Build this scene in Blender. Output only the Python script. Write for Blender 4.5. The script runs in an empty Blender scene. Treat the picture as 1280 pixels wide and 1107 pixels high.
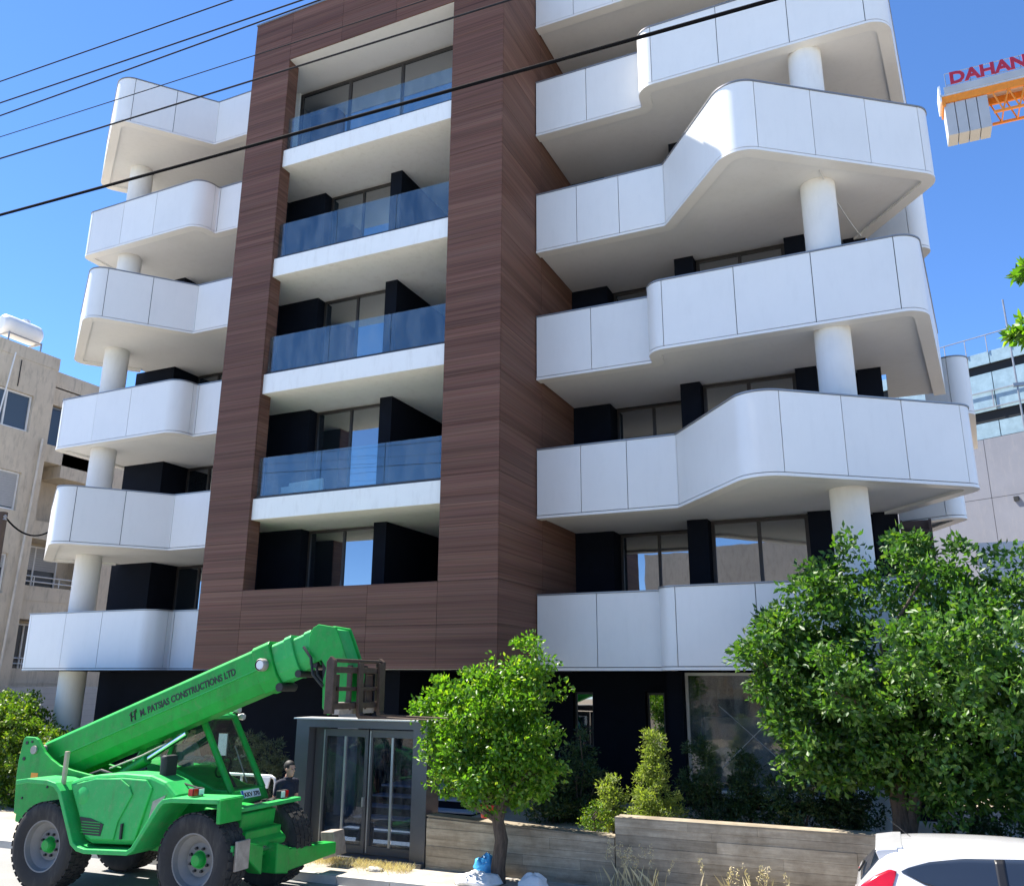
import bpy, bmesh, math, random
import numpy as np
from mathutils import Vector, Matrix, Euler
from mathutils.bvhtree import BVHTree
R_ = math.radians
rng = np.random.default_rng(7); random.seed(7)
scene = bpy.context.scene
COL = scene.collection

# ------------------------------------------------------------------ camera
CAMH = 3.2
F_PX, CX, CY = 1073.0, 640.0, 553.5          # pixels of the 1280-wide photograph
RW = np.array([[0.91022865, -0.10625042, -0.40024325],
               [0.41406952, 0.24636035, 0.87627222],
               [0.00549978, -0.96333661, 0.26823931]])
cam_data = bpy.data.cameras.new('camera')
cam = bpy.data.objects.new('camera', cam_data); COL.objects.link(cam)
cam_data.sensor_width = 36.0; cam_data.lens = F_PX / 1280.0 * 36.0
cam_data.clip_start = 0.1; cam_data.clip_end = 2000.0
m = Matrix.Identity(4)
for i in range(3):
    m[i][0] = RW[i, 0]; m[i][1] = -RW[i, 1]; m[i][2] = -RW[i, 2]
m[0][3], m[1][3], m[2][3] = 0.0, 0.0, CAMH
cam.matrix_world = m
scene.camera = cam

# ------------------------------------------------------------------ light
SUN_EL = 57.5
SUN_AZ_BEHIND = 2.0                            # degrees behind the facade plane, sun over the left (-X) side
world = bpy.data.worlds.new('World'); scene.world = world; world.use_nodes = True
nt = world.node_tree; nt.nodes.clear()
wo = nt.nodes.new('ShaderNodeOutputWorld'); bg = nt.nodes.new('ShaderNodeBackground')
sky = nt.nodes.new('ShaderNodeTexSky'); sky.sky_type = 'NISHITA'; sky.sun_disc = False
sky.sun_elevation = R_(SUN_EL); sky.sun_rotation = R_(-90 + SUN_AZ_BEHIND)
sky.air_density = 0.5; sky.dust_density = 0.0; sky.ozone_density = 6.0
bg.inputs['Strength'].default_value = 0.142
hsv = nt.nodes.new('ShaderNodeHueSaturation'); hsv.inputs['Saturation'].default_value = 1.08; hsv.inputs['Hue'].default_value = 0.5
nt.links.new(sky.outputs[0], hsv.inputs['Color']); nt.links.new(hsv.outputs[0], bg.inputs[0]); nt.links.new(bg.outputs[0], wo.inputs[0])
sun_data = bpy.data.lights.new('sun', 'SUN'); sun_data.energy = 5.0; sun_data.angle = R_(0.53)
sun_data.color = (1.0, 0.945, 0.86)
sun = bpy.data.objects.new('sun', sun_data); COL.objects.link(sun)
a = R_(SUN_AZ_BEHIND)
sdir = Vector((-math.cos(a) * math.cos(R_(SUN_EL)), math.sin(a) * math.cos(R_(SUN_EL)), math.sin(R_(SUN_EL))))
sun.rotation_euler = (-sdir).to_track_quat('-Z', 'Y').to_euler(); sun.location = (-20, 0, 40)
scene.view_settings.view_transform = 'Standard'; scene.view_settings.look = 'None'
scene.view_settings.gamma = 1.0; scene.view_settings.use_curve_mapping = False
scene.view_settings.exposure = 1.47

# ------------------------------------------------------------------ pixel helpers (directions only; the depth comes from the touched plane)
def ray(p):
    v = np.array([p[0] - CX, p[1] - CY, F_PX]); v = v / np.linalg.norm(v)
    return RW @ v
def at_y(p, y):
    d = ray(p); return np.array([0, 0, CAMH]) + d * (y / d[1])
def at_z(p, z):
    d = ray(p); return np.array([0, 0, CAMH]) + d * ((z - CAMH) / d[2])
def at_x(p, x):
    d = ray(p); return np.array([0, 0, CAMH]) + d * (x / d[0])

# ------------------------------------------------------------------ materials
MATS = {}
def new_mat(name):
    mt = bpy.data.materials.new(name); mt.use_nodes = True
    t = mt.node_tree; b = t.nodes['Principled BSDF']
    MATS[name] = mt
    return mt, t, b
def N(t, kind, **kw):
    n = t.nodes.new(kind)
    for k, v in kw.items(): setattr(n, k, v)
    return n
def ramp(t, stops):
    r = N(t, 'ShaderNodeValToRGB'); e = r.color_ramp.elements
    while len(e) < len(stops): e.new(0.5)
    for el, (p, c) in zip(e, stops):
        el.position = p; el.color = (c[0], c[1], c[2], 1)
    return r
def coords(t, scale=(1, 1, 1), kind='world', rot=(0, 0, 0)):
    mp = N(t, 'ShaderNodeMapping'); mp.inputs['Scale'].default_value = scale; mp.inputs['Rotation'].default_value = rot
    if kind == 'world':
        g = N(t, 'ShaderNodeNewGeometry'); t.links.new(g.outputs['Position'], mp.inputs[0])
    else:
        g = N(t, 'ShaderNodeTexCoord'); t.links.new(g.outputs['Object'], mp.inputs[0])
    return mp
def noise(t, vec, scale, detail=5, rough=0.6):
    n = N(t, 'ShaderNodeTexNoise'); n.inputs['Scale'].default_value = scale
    n.inputs['Detail'].default_value = detail; n.inputs['Roughness'].default_value = rough
    t.links.new(vec.outputs[0], n.inputs['Vector']); return n
def mixc(t, fac, a, b, mode='MIX'):
    m_ = N(t, 'ShaderNodeMix', data_type='RGBA', blend_type=mode)
    for sock, v in ((0, fac), (6, a), (7, b)):
        if hasattr(v, 'is_linked') or hasattr(v, 'links'): t.links.new(v, m_.inputs[sock])
        elif sock == 0: m_.inputs[0].default_value = v
        else: m_.inputs[sock].default_value = (v[0], v[1], v[2], 1)
    return m_.outputs[2]
def bump(t, b, height, strength=0.3, dist=0.01):
    bp = N(t, 'ShaderNodeBump'); bp.inputs['Strength'].default_value = strength; bp.inputs['Distance'].default_value = dist
    t.links.new(height, bp.inputs['Height']); t.links.new(bp.outputs[0], b.inputs['Normal'])
def plain(name, col, rough=0.5, metal=0.0, var=0.12, nscale=3.0, spec=0.5, dirt=None, kind='world', obj_var=0.0, bmp=0.0, coat=0.0, dust_haze=None):
    """paint-like surface: base colour with soft mottling, optional dirt stains"""
    mt, t, b = new_mat(name)
    c = coords(t, kind=kind); n = noise(t, c, nscale, 6, 0.65)
    lo = [v * (1 - var) for v in col]; hi = [min(1, v * (1 + var)) for v in col]
    r = ramp(t, [(0.3, lo), (0.7, hi)]); t.links.new(n.outputs['Fac'], r.inputs[0])
    out = r.outputs[0]
    if dirt:
        c2 = coords(t, (1.5, 1.5, 0.35), kind); n2 = noise(t, c2, 4.0, 8, 0.7)
        r2 = ramp(t, [(0.5, (0, 0, 0)), (0.72, (1, 1, 1))]); t.links.new(n2.outputs['Fac'], r2.inputs[0])
        mm = N(t, 'ShaderNodeMath', operation='MULTIPLY'); mm.inputs[1].default_value = dirt[1]
        t.links.new(r2.outputs[0], mm.inputs[0])
        out = mixc(t, mm.outputs[0], out, dirt[0])
    if dust_haze:
        n4 = noise(t, coords(t, (1, 1, 1), kind), 7.0, 9, 0.75)
        r4 = ramp(t, [(0.52, (0, 0, 0)), (0.66, (1, 1, 1))]); t.links.new(n4.outputs['Fac'], r4.inputs[0])
        m4 = N(t, 'ShaderNodeMath', operation='MULTIPLY'); m4.inputs[1].default_value = dust_haze[1]; t.links.new(r4.outputs[0], m4.inputs[0])
        out = mixc(t, m4.outputs[0], out, dust_haze[0])
        n5 = noise(t, coords(t, (1, 1, 1), kind), 45.0, 4, 0.6)
        r5 = ramp(t, [(0.62, (0, 0, 0)), (0.70, (1, 1, 1))]); t.links.new(n5.outputs['Fac'], r5.inputs[0])
        m5 = N(t, 'ShaderNodeMath', operation='MULTIPLY'); m5.inputs[1].default_value = dust_haze[1] * 0.8; t.links.new(r5.outputs[0], m5.inputs[0])
        out = mixc(t, m5.outputs[0], out, (0.03, 0.03, 0.025))
    if obj_var:
        oi = N(t, 'ShaderNodeObjectInfo'); mr = N(t, 'ShaderNodeMapRange')
        mr.inputs['To Min'].default_value = 1 - obj_var; mr.inputs['To Max'].default_value = 1 + obj_var * 0.4
        t.links.new(oi.outputs['Random'], mr.inputs['Value'])
        vm = N(t, 'ShaderNodeVectorMath', operation='SCALE'); t.links.new(out, vm.inputs[0]); t.links.new(mr.outputs[0], vm.inputs['Scale'])
        out = vm.outputs[0]
    t.links.new(out, b.inputs['Base Color'])
    rr = N(t, 'ShaderNodeMapRange'); rr.inputs['To Min'].default_value = max(0.02, rough - 0.08); rr.inputs['To Max'].default_value = min(1, rough + 0.12)
    t.links.new(n.outputs['Fac'], rr.inputs['Value']); t.links.new(rr.outputs[0], b.inputs['Roughness'])
    b.inputs['Metallic'].default_value = metal; b.inputs['Specular IOR Level'].default_value = spec
    if coat: b.inputs['Coat Weight'].default_value = coat; b.inputs['Coat Roughness'].default_value = 0.06
    if bmp: bump(t, b, n.outputs['Fac'], bmp, 0.01)
    return mt
def wood_mat():
    mt, t, b = new_mat('wood_cladding')
    oi = N(t, 'ShaderNodeObjectInfo'); g = N(t, 'ShaderNodeNewGeometry')
    sp = N(t, 'ShaderNodeSeparateXYZ'); t.links.new(g.outputs['Position'], sp.inputs[0])
    ad = N(t, 'ShaderNodeMath', operation='ADD'); t.links.new(sp.outputs[0], ad.inputs[0]); t.links.new(sp.outputs[1], ad.inputs[1])
    off = N(t, 'ShaderNodeMath', operation='MULTIPLY'); off.inputs[1].default_value = 0.35; t.links.new(oi.outputs['Random'], off.inputs[0])
    cb = N(t, 'ShaderNodeCombineXYZ'); t.links.new(ad.outputs[0], cb.inputs[0]); t.links.new(off.outputs[0], cb.inputs[1]); t.links.new(sp.outputs[2], cb.inputs[2])
    def layer(sx, sz, detail):
        mp = N(t, 'ShaderNodeMapping'); mp.inputs['Scale'].default_value = (sx, 1, sz); t.links.new(cb.outputs[0], mp.inputs[0])
        return noise(t, mp, 1.0, detail, 0.55)
    n1 = layer(0.06, 4.0, 2); n2 = layer(0.22, 30.0, 6); n3 = layer(0.8, 110.0, 3)
    m1 = N(t, 'ShaderNodeMath', operation='MULTIPLY_ADD'); m1.inputs[1].default_value = 0.68
    t.links.new(n2.outputs['Fac'], m1.inputs[0]); 
    m0 = N(t, 'ShaderNodeMath', operation='MULTIPLY'); m0.inputs[1].default_value = 0.45; t.links.new(n1.outputs['Fac'], m0.inputs[0]); t.links.new(m0.outputs[0], m1.inputs[2])
    r = ramp(t, [(0.34, (0.080, 0.036, 0.023)), (0.50, (0.136, 0.064, 0.042)), (0.64, (0.172, 0.086, 0.058)), (0.82, (0.215, 0.115, 0.080))])
    t.links.new(m1.outputs[0], r.inputs[0])
    out = mixc(t, 0.35, r.outputs[0], n3.outputs['Color'], 'SOFT_LIGHT')
    # narrow boards: a tone for each course and a thin dark line between courses
    dv = N(t, 'ShaderNodeMath', operation='DIVIDE'); dv.inputs[1].default_value = 0.148; t.links.new(sp.outputs[2], dv.inputs[0])
    flr = N(t, 'ShaderNodeMath', operation='FLOOR'); t.links.new(dv.outputs[0], flr.inputs[0])
    sm_ = N(t, 'ShaderNodeMath', operation='ADD'); t.links.new(flr.outputs[0], sm_.inputs[0]); t.links.new(off.outputs[0], sm_.inputs[1])
    wn = N(t, 'ShaderNodeTexWhiteNoise', noise_dimensions='1D'); t.links.new(sm_.outputs[0], wn.inputs['W'])
    tone = N(t, 'ShaderNodeMapRange'); tone.inputs['To Min'].default_value = 0.87; tone.inputs['To Max'].default_value = 1.10; t.links.new(wn.outputs['Value'], tone.inputs['Value'])
    fra = N(t, 'ShaderNodeMath', operation='FRACT'); t.links.new(dv.outputs[0], fra.inputs[0])
    gr = N(t, 'ShaderNodeMath', operation='GREATER_THAN'); gr.inputs[1].default_value = 0.085; t.links.new(fra.outputs[0], gr.inputs[0])
    ln = N(t, 'ShaderNodeMapRange'); ln.inputs['To Min'].default_value = 0.74; ln.inputs['To Max'].default_value = 1.0; t.links.new(gr.outputs[0], ln.inputs['Value'])
    tm = N(t, 'ShaderNodeMath', operation='MULTIPLY'); t.links.new(tone.outputs[0], tm.inputs[0]); t.links.new(ln.outputs[0], tm.inputs[1])
    bs = N(t, 'ShaderNodeVectorMath', operation='SCALE'); t.links.new(out, bs.inputs[0]); t.links.new(tm.outputs[0], bs.inputs['Scale']); out = bs.outputs[0]
    hs = N(t, 'ShaderNodeMapRange'); hs.inputs['To Min'].default_value = 0.92; hs.inputs['To Max'].default_value = 1.07; t.links.new(oi.outputs['Random'], hs.inputs['Value'])
    vm = N(t, 'ShaderNodeVectorMath', operation='SCALE'); t.links.new(out, vm.inputs[0]); t.links.new(hs.outputs[0], vm.inputs['Scale'])
    t.links.new(vm.outputs[0], b.inputs['Base Color']); b.inputs['Roughness'].default_value = 0.6; b.inputs['Specular IOR Level'].default_value = 0.2
    bump(t, b, n2.outputs['Fac'], 0.12, 0.004)
    return mt
def concrete_mat():
    mt, t, b = new_mat('board_concrete')
    oi = N(t, 'ShaderNodeObjectInfo')
    c = coords(t, (0.8, 0.8, 9.0)); n1 = noise(t, c, 2.0, 6, 0.6)
    c2 = coords(t, (1, 1, 1)); n2 = noise(t, c2, 2.2, 8, 0.7); n3 = noise(t, c2, 60, 3, 0.5)
    r = ramp(t, [(0.3, (0.27, 0.225, 0.16)), (0.7, (0.45, 0.385, 0.285))]); t.links.new(n1.outputs['Fac'], r.inputs[0])
    r2 = ramp(t, [(0.3, (0.6, 0.57, 0.53)), (0.65, (1.1, 1.1, 1.1))]); t.links.new(n2.outputs['Fac'], r2.inputs[0])
    o = mixc(t, 1.0, r.outputs[0], r2.outputs[0], 'MULTIPLY')
    mr = N(t, 'ShaderNodeMapRange'); mr.inputs['To Min'].default_value = 0.72; mr.inputs['To Max'].default_value = 1.22; t.links.new(oi.outputs['Random'], mr.inputs['Value'])
    vm = N(t, 'ShaderNodeVectorMath', operation='SCALE'); t.links.new(o, vm.inputs[0]); t.links.new(mr.outputs[0], vm.inputs['Scale'])
    t.links.new(vm.outputs[0], b.inputs['Base Color']); b.inputs['Roughness'].default_value = 0.88
    ad = N(t, 'ShaderNodeMath', operation='ADD'); t.links.new(n1.outputs['Fac'], ad.inputs[0]); t.links.new(n3.outputs['Fac'], ad.inputs[1])
    bump(t, b, ad.outputs[0], 0.35, 0.01)
    return mt
def glass_mat(name, tint=(0.75, 0.86, 0.9), ior=1.5, refl=1.6, rough=0.01, dust_haze=0.14):
    """thin architectural glass: fresnel mirror over tinted see-through"""
    mt, t, b = new_mat(name); t.nodes.remove(b)
    out = t.nodes['Material Output']
    tr = N(t, 'ShaderNodeBsdfTransparent'); tr.inputs[0].default_value = (*tint, 1)
    gl = N(t, 'ShaderNodeBsdfGlossy'); gl.inputs['Roughness'].default_value = rough
    # Schlick reflectance, the same from both faces of the sheet
    lw = N(t, 'ShaderNodeLayerWeight'); lw.inputs['Blend'].default_value = 0.5
    pw = N(t, 'ShaderNodeMath', operation='POWER'); pw.inputs[1].default_value = 4.0; t.links.new(lw.outputs['Facing'], pw.inputs[0])
    f0 = ((ior - 1) / (ior + 1)) ** 2 * refl
    mu = N(t, 'ShaderNodeMath', operation='MULTIPLY_ADD', use_clamp=True); mu.inputs[1].default_value = 0.9 - f0; mu.inputs[2].default_value = f0
    t.links.new(pw.outputs[0], mu.inputs[0])
    c = coords(t, (1, 1, 0.3)); n = noise(t, c, 3.0, 6, 0.7)
    bp = N(t, 'ShaderNodeBump'); bp.inputs['Strength'].default_value = 0.02; bp.inputs['Distance'].default_value = 0.02
    t.links.new(n.outputs['Fac'], bp.inputs['Height']); t.links.new(bp.outputs[0], gl.inputs['Normal'])
    mx = N(t, 'ShaderNodeMixShader'); t.links.new(mu.outputs[0], mx.inputs[0]); t.links.new(tr.outputs[0], mx.inputs[1]); t.links.new(gl.outputs[0], mx.inputs[2])
    # thin blue-grey dusty film; on shop glass it also stands in for reflections
    df = N(t, 'ShaderNodeBsdfDiffuse'); df.inputs[0].default_value = (0.6, 0.65, 0.68, 1)
    r = ramp(t, [(0.4, (0, 0, 0)), (0.8, (dust_haze, dust_haze, dust_haze))]); t.links.new(n.outputs['Fac'], r.inputs[0])
    mx2 = N(t, 'ShaderNodeMixShader'); t.links.new(r.outputs[0], mx2.inputs[0]); t.links.new(mx.outputs[0], mx2.inputs[1]); t.links.new(df.outputs[0], mx2.inputs[2])
    t.links.new(mx2.outputs[0], out.inputs[0])
    return mt
def pane_mat(name, col=(0.012, 0.016, 0.02), ior=1.9, rough=0.015, obj_var=True):
    """window glass in front of an unlit room"""
    mt, t, b = new_mat(name)
    oi = N(t, 'ShaderNodeObjectInfo')
    r = ramp(t, [(0.0, [v * 0.6 for v in col]), (1.0, [v * 2.2 for v in col])]); t.links.new(oi.outputs['Random'], r.inputs[0])
    t.links.new(r.outputs[0], b.inputs['Base Color']); b.inputs['Roughness'].default_value = rough
    b.inputs['IOR'].default_value = ior; b.inputs['Specular IOR Level'].default_value = 0.5
    c = coords(t); n = noise(t, c, 0.9, 2, 0.5); bump(t, b, n.outputs['Fac'], 0.015, 0.1)
    return mt
def leaf_mat(name, dark, light, trans=0.35, rough=0.4, yellow=None):
    mt, t, b = new_mat(name)
    g = N(t, 'ShaderNodeNewGeometry')
    st = [(0.0, dark), (0.8, light)]
    if yellow: st.append((1.0, yellow))
    r = ramp(t, st); t.links.new(g.outputs['Random Per Island'], r.inputs[0])
    t.links.new(r.outputs[0], b.inputs['Base Color']); b.inputs['Roughness'].default_value = rough
    tl = N(t, 'ShaderNodeBsdfTranslucent')
    o = mixc(t, 1.0, r.outputs[0], (1.9, 2.1, 0.7), 'MULTIPLY'); t.links.new(o, tl.inputs[0])
    mx = N(t, 'ShaderNodeMixShader'); mx.inputs[0].default_value = trans
    t.links.new(b.outputs[0], mx.inputs[1]); t.links.new(tl.outputs[0], mx.inputs[2])
    t.links.new(mx.outputs[0], t.nodes['Material Output'].inputs[0])
    return mt
def ground_mat(name, c0, c1, c2, scale=0.6, grain=90, bmp=0.4):
    mt, t, b = new_mat(name)
    c = coords(t); n1 = noise(t, c, scale, 8, 0.65); n2 = noise(t, c, grain, 3, 0.6)
    r = ramp(t, [(0.3, c0), (0.55, c1), (0.75, c2)]); t.links.new(n1.outputs['Fac'], r.inputs[0])
    o = mixc(t, 0.5, r.outputs[0], n2.outputs['Color'], 'SOFT_LIGHT')
    t.links.new(o, b.inputs['Base Color']); b.inputs['Roughness'].default_value = 0.9
    bump(t, b, n2.outputs['Fac'], bmp, 0.01)
    return mt
def bark_mat():
    mt, t, b = new_mat('bark')
    c = coords(t, (9, 9, 1.6)); n = noise(t, c, 2.2, 8, 0.7)
    r = ramp(t, [(0.3, (0.035, 0.024, 0.017)), (0.7, (0.15, 0.11, 0.08))]); t.links.new(n.outputs['Fac'], r.inputs[0])
    t.links.new(r.outputs[0], b.inputs['Base Color']); b.inputs['Roughness'].default_value = 0.9
    bump(t, b, n.outputs['Fac'], 0.9, 0.03)
    return mt

wood_mat(); concrete_mat(); bark_mat()
plain('white_panel', (0.83, 0.815, 0.77), 0.36, var=0.025, nscale=0.7, dirt=((0.55, 0.54, 0.5), 0.10), obj_var=0.05)
plain('joint_dark', (0.09, 0.095, 0.1), 0.7)
plain('coping_grey', (0.30, 0.30, 0.30), 0.4, metal=0.6, var=0.05)
plain('soffit_paint', (0.76, 0.755, 0.73), 0.75, var=0.04, nscale=0.5, dirt=((0.5, 0.49, 0.45), 0.14))
plain('column_paint', (0.78, 0.76, 0.71), 0.7, var=0.04, nscale=1.2, dirt=((0.5, 0.48, 0.44), 0.18))
plain('slab_fascia', (0.91, 0.885, 0.82), 0.6, var=0.03, nscale=0.8, dirt=((0.5, 0.44, 0.36), 0.22))  # whiter than the panels: slight sunlight on the fascias put into the colour
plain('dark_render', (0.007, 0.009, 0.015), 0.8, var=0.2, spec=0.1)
plain('room_dark', (0.02, 0.022, 0.024), 0.9)
plain('window_frame', (0.045, 0.040, 0.038), 0.4, metal=0.3)
plain('wood_core', (0.02, 0.014, 0.011), 0.8)
plain('brown_slat', (0.075, 0.045, 0.034), 0.6, obj_var=0.25)
pane_mat('window_pane', (0.012, 0.016, 0.02), 3.8); pane_mat('neighbour_pane', (0.05, 0.06, 0.065), 1.6)
glass_mat('balustrade_glass', (0.78, 0.90, 0.92), 1.5, 2.8, dust_haze=0.12); glass_mat('clear_glass', (0.86, 0.93, 0.90), 1.45, 1.5, dust_haze=0.02)
glass_mat('shop_glass', (0.70, 0.74, 0.72), 1.5, 1.7, dust_haze=0.30); glass_mat('gate_glass', (0.36, 0.42, 0.50), 1.5, 1.0)  # shop glass film thickened to paint in its pale reflections
plain('gate_metal', (0.115, 0.12, 0.135), 0.4, metal=0.5, var=0.06)
plain('gate_light', (0.42, 0.44, 0.46), 0.35, metal=0.6, var=0.06)
plain('beige_render', (0.60, 0.52, 0.41), 0.9, var=0.10, nscale=0.8, dirt=((0.22, 0.19, 0.15), 0.55), bmp=0.1)
plain('beige_trim', (0.66, 0.61, 0.53), 0.85, var=0.1, dirt=((0.25, 0.22, 0.18), 0.5))
plain('grey_concrete', (0.24, 0.25, 0.285), 0.85, var=0.10, nscale=0.5, dirt=((0.34, 0.33, 0.33), 0.35))  # lowered, bluish tone puts the facade's shade into the colour
plain('white_render', (0.74, 0.74, 0.74), 0.8, var=0.05)
plain('pale_glass_panel', (0.30, 0.42, 0.48), 0.15, var=0.15)
plain('steel_grey', (0.33, 0.34, 0.35), 0.45, metal=0.7)
plain('light_metal', (0.62, 0.62, 0.60), 0.4, metal=0.4)
plain('white_plastic', (0.80, 0.80, 0.79), 0.4, var=0.04)
plain('alu_shutter', (0.42, 0.42, 0.42), 0.5, var=0.06)
plain('cable_black', (0.008, 0.008, 0.009), 0.95, spec=0.05)
plain('cable_grey', (0.03, 0.03, 0.034), 0.95, spec=0.05)
plain('pole_wood', (0.07, 0.05, 0.04), 0.9, var=0.3)
plain('crane_orange', (0.80, 0.25, 0.015), 0.45, var=0.1, dirt=((0.25, 0.1, 0.03), 0.3))
plain('crane_block', (0.42, 0.43, 0.44), 0.85, var=0.08, nscale=0.6)
plain('sign_red', (0.42, 0.02, 0.045), 0.5)
plain('sign_white', (0.82, 0.82, 0.82), 0.5)
plain('machine_green', (0.010, 0.33, 0.045), 0.42, var=0.16, nscale=2.5, dirt=((0.035, 0.14, 0.03), 0.45), kind='object', spec=0.3, dust_haze=((0.16, 0.20, 0.10), 0.30))
plain('machine_green_pale', (0.030, 0.41, 0.095), 0.45, var=0.12, nscale=1.8, dirt=((0.07, 0.22, 0.06), 0.45), kind='object', spec=0.3, dust_haze=((0.22, 0.27, 0.15), 0.30))  # paler mix of the machine green
plain('machine_dark', (0.018, 0.02, 0.02), 0.6)
plain('carriage_steel', (0.075, 0.050, 0.036), 0.6, metal=0.3, var=0.35, nscale=9, kind='object')
plain('worn_steel', (0.36, 0.32, 0.28), 0.55, metal=0.4, var=0.25, nscale=8, kind='object')
plain('chrome', (0.75, 0.75, 0.75), 0.15, metal=1.0)
plain('tyre_rubber', (0.022, 0.021, 0.020), 0.85, var=0.3, nscale=6, kind='object', dirt=((0.10, 0.09, 0.075), 0.55))
plain('rim_grey', (0.16, 0.16, 0.155), 0.55, var=0.12, nscale=5, kind='object', dirt=((0.2, 0.18, 0.15), 0.5))
plain('lamp_red', (0.55, 0.01, 0.01), 0.2); plain('lamp_clear', (0.75, 0.75, 0.74), 0.12); plain('lamp_amber', (0.8, 0.3, 0.02), 0.2)
plain('tan_post', (0.42, 0.36, 0.25), 0.6)
plain('decal_black', (0.01, 0.012, 0.01), 0.5); plain('decal_blue', (0.02, 0.08, 0.45), 0.5)
plain('car_white', (0.66, 0.66, 0.67), 0.2, var=0.01, coat=0.9); plain('car_black', (0.012, 0.012, 0.013), 0.35)
pane_mat('car_glass', (0.010, 0.014, 0.022), 1.6, 0.01)
plain('tail_red', (0.42, 0.004, 0.012), 0.12, coat=1.0)
plain('skin', (0.42, 0.25, 0.18), 0.55); plain('hair_dark', (0.012, 0.010, 0.009), 0.6)
plain('polo_navy', (0.012, 0.015, 0.032), 0.85); plain('polo_grey', (0.16, 0.18, 0.18), 0.85); plain('trouser_dark', (0.02, 0.022, 0.03), 0.9); plain('shoe_dark', (0.015, 0.012, 0.01), 0.5)
plain('step_stone', (0.40, 0.42, 0.46), 0.5, var=0.06); plain('interior_grey', (0.30, 0.30, 0.31), 0.7)
plain('bag_blue', (0.06, 0.33, 0.62), 0.35, var=0.2, nscale=14); plain('sack_white', (0.72, 0.71, 0.69), 0.8, var=0.1, nscale=9)
plain('box_cream', (0.62, 0.60, 0.55), 0.8)
plain('red_plastic', (0.38, 0.02, 0.02), 0.4)
leaf_mat('leaf_citrus', (0.045, 0.12, 0.010), (0.12, 0.25, 0.018), 0.42, 0.38, (0.26, 0.33, 0.03))
leaf_mat('leaf_glossy', (0.020, 0.068, 0.012), (0.074, 0.165, 0.022), 0.34, 0.48, (0.14, 0.22, 0.03))
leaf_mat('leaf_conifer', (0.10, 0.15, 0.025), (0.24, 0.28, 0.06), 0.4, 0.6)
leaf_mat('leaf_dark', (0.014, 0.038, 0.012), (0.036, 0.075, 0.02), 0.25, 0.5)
leaf_mat('leaf_hedge', (0.035, 0.085, 0.008), (0.11, 0.19, 0.015), 0.35, 0.5, (0.24, 0.27, 0.03))
leaf_mat('leaf_olive', (0.06, 0.085, 0.045), (0.14, 0.17, 0.10), 0.3, 0.6)
leaf_mat('dry_straw', (0.42, 0.33, 0.18), (0.70, 0.60, 0.40), 0.15, 0.8)
ground_mat('asphalt', (0.19, 0.187, 0.18), (0.25, 0.246, 0.238), (0.31, 0.305, 0.295), 0.35, 140, 0.3)
ground_mat('pavement', (0.26, 0.235, 0.195), (0.36, 0.325, 0.275), (0.45, 0.41, 0.35), 1.6, 60, 0.4)
ground_mat('earth', (0.26, 0.21, 0.15), (0.36, 0.30, 0.22), (0.45, 0.39, 0.29), 0.4, 40, 0.6)
plain('kerb_stone', (0.48, 0.46, 0.42), 0.85, var=0.12, nscale=4, obj_var=0.2)

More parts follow.
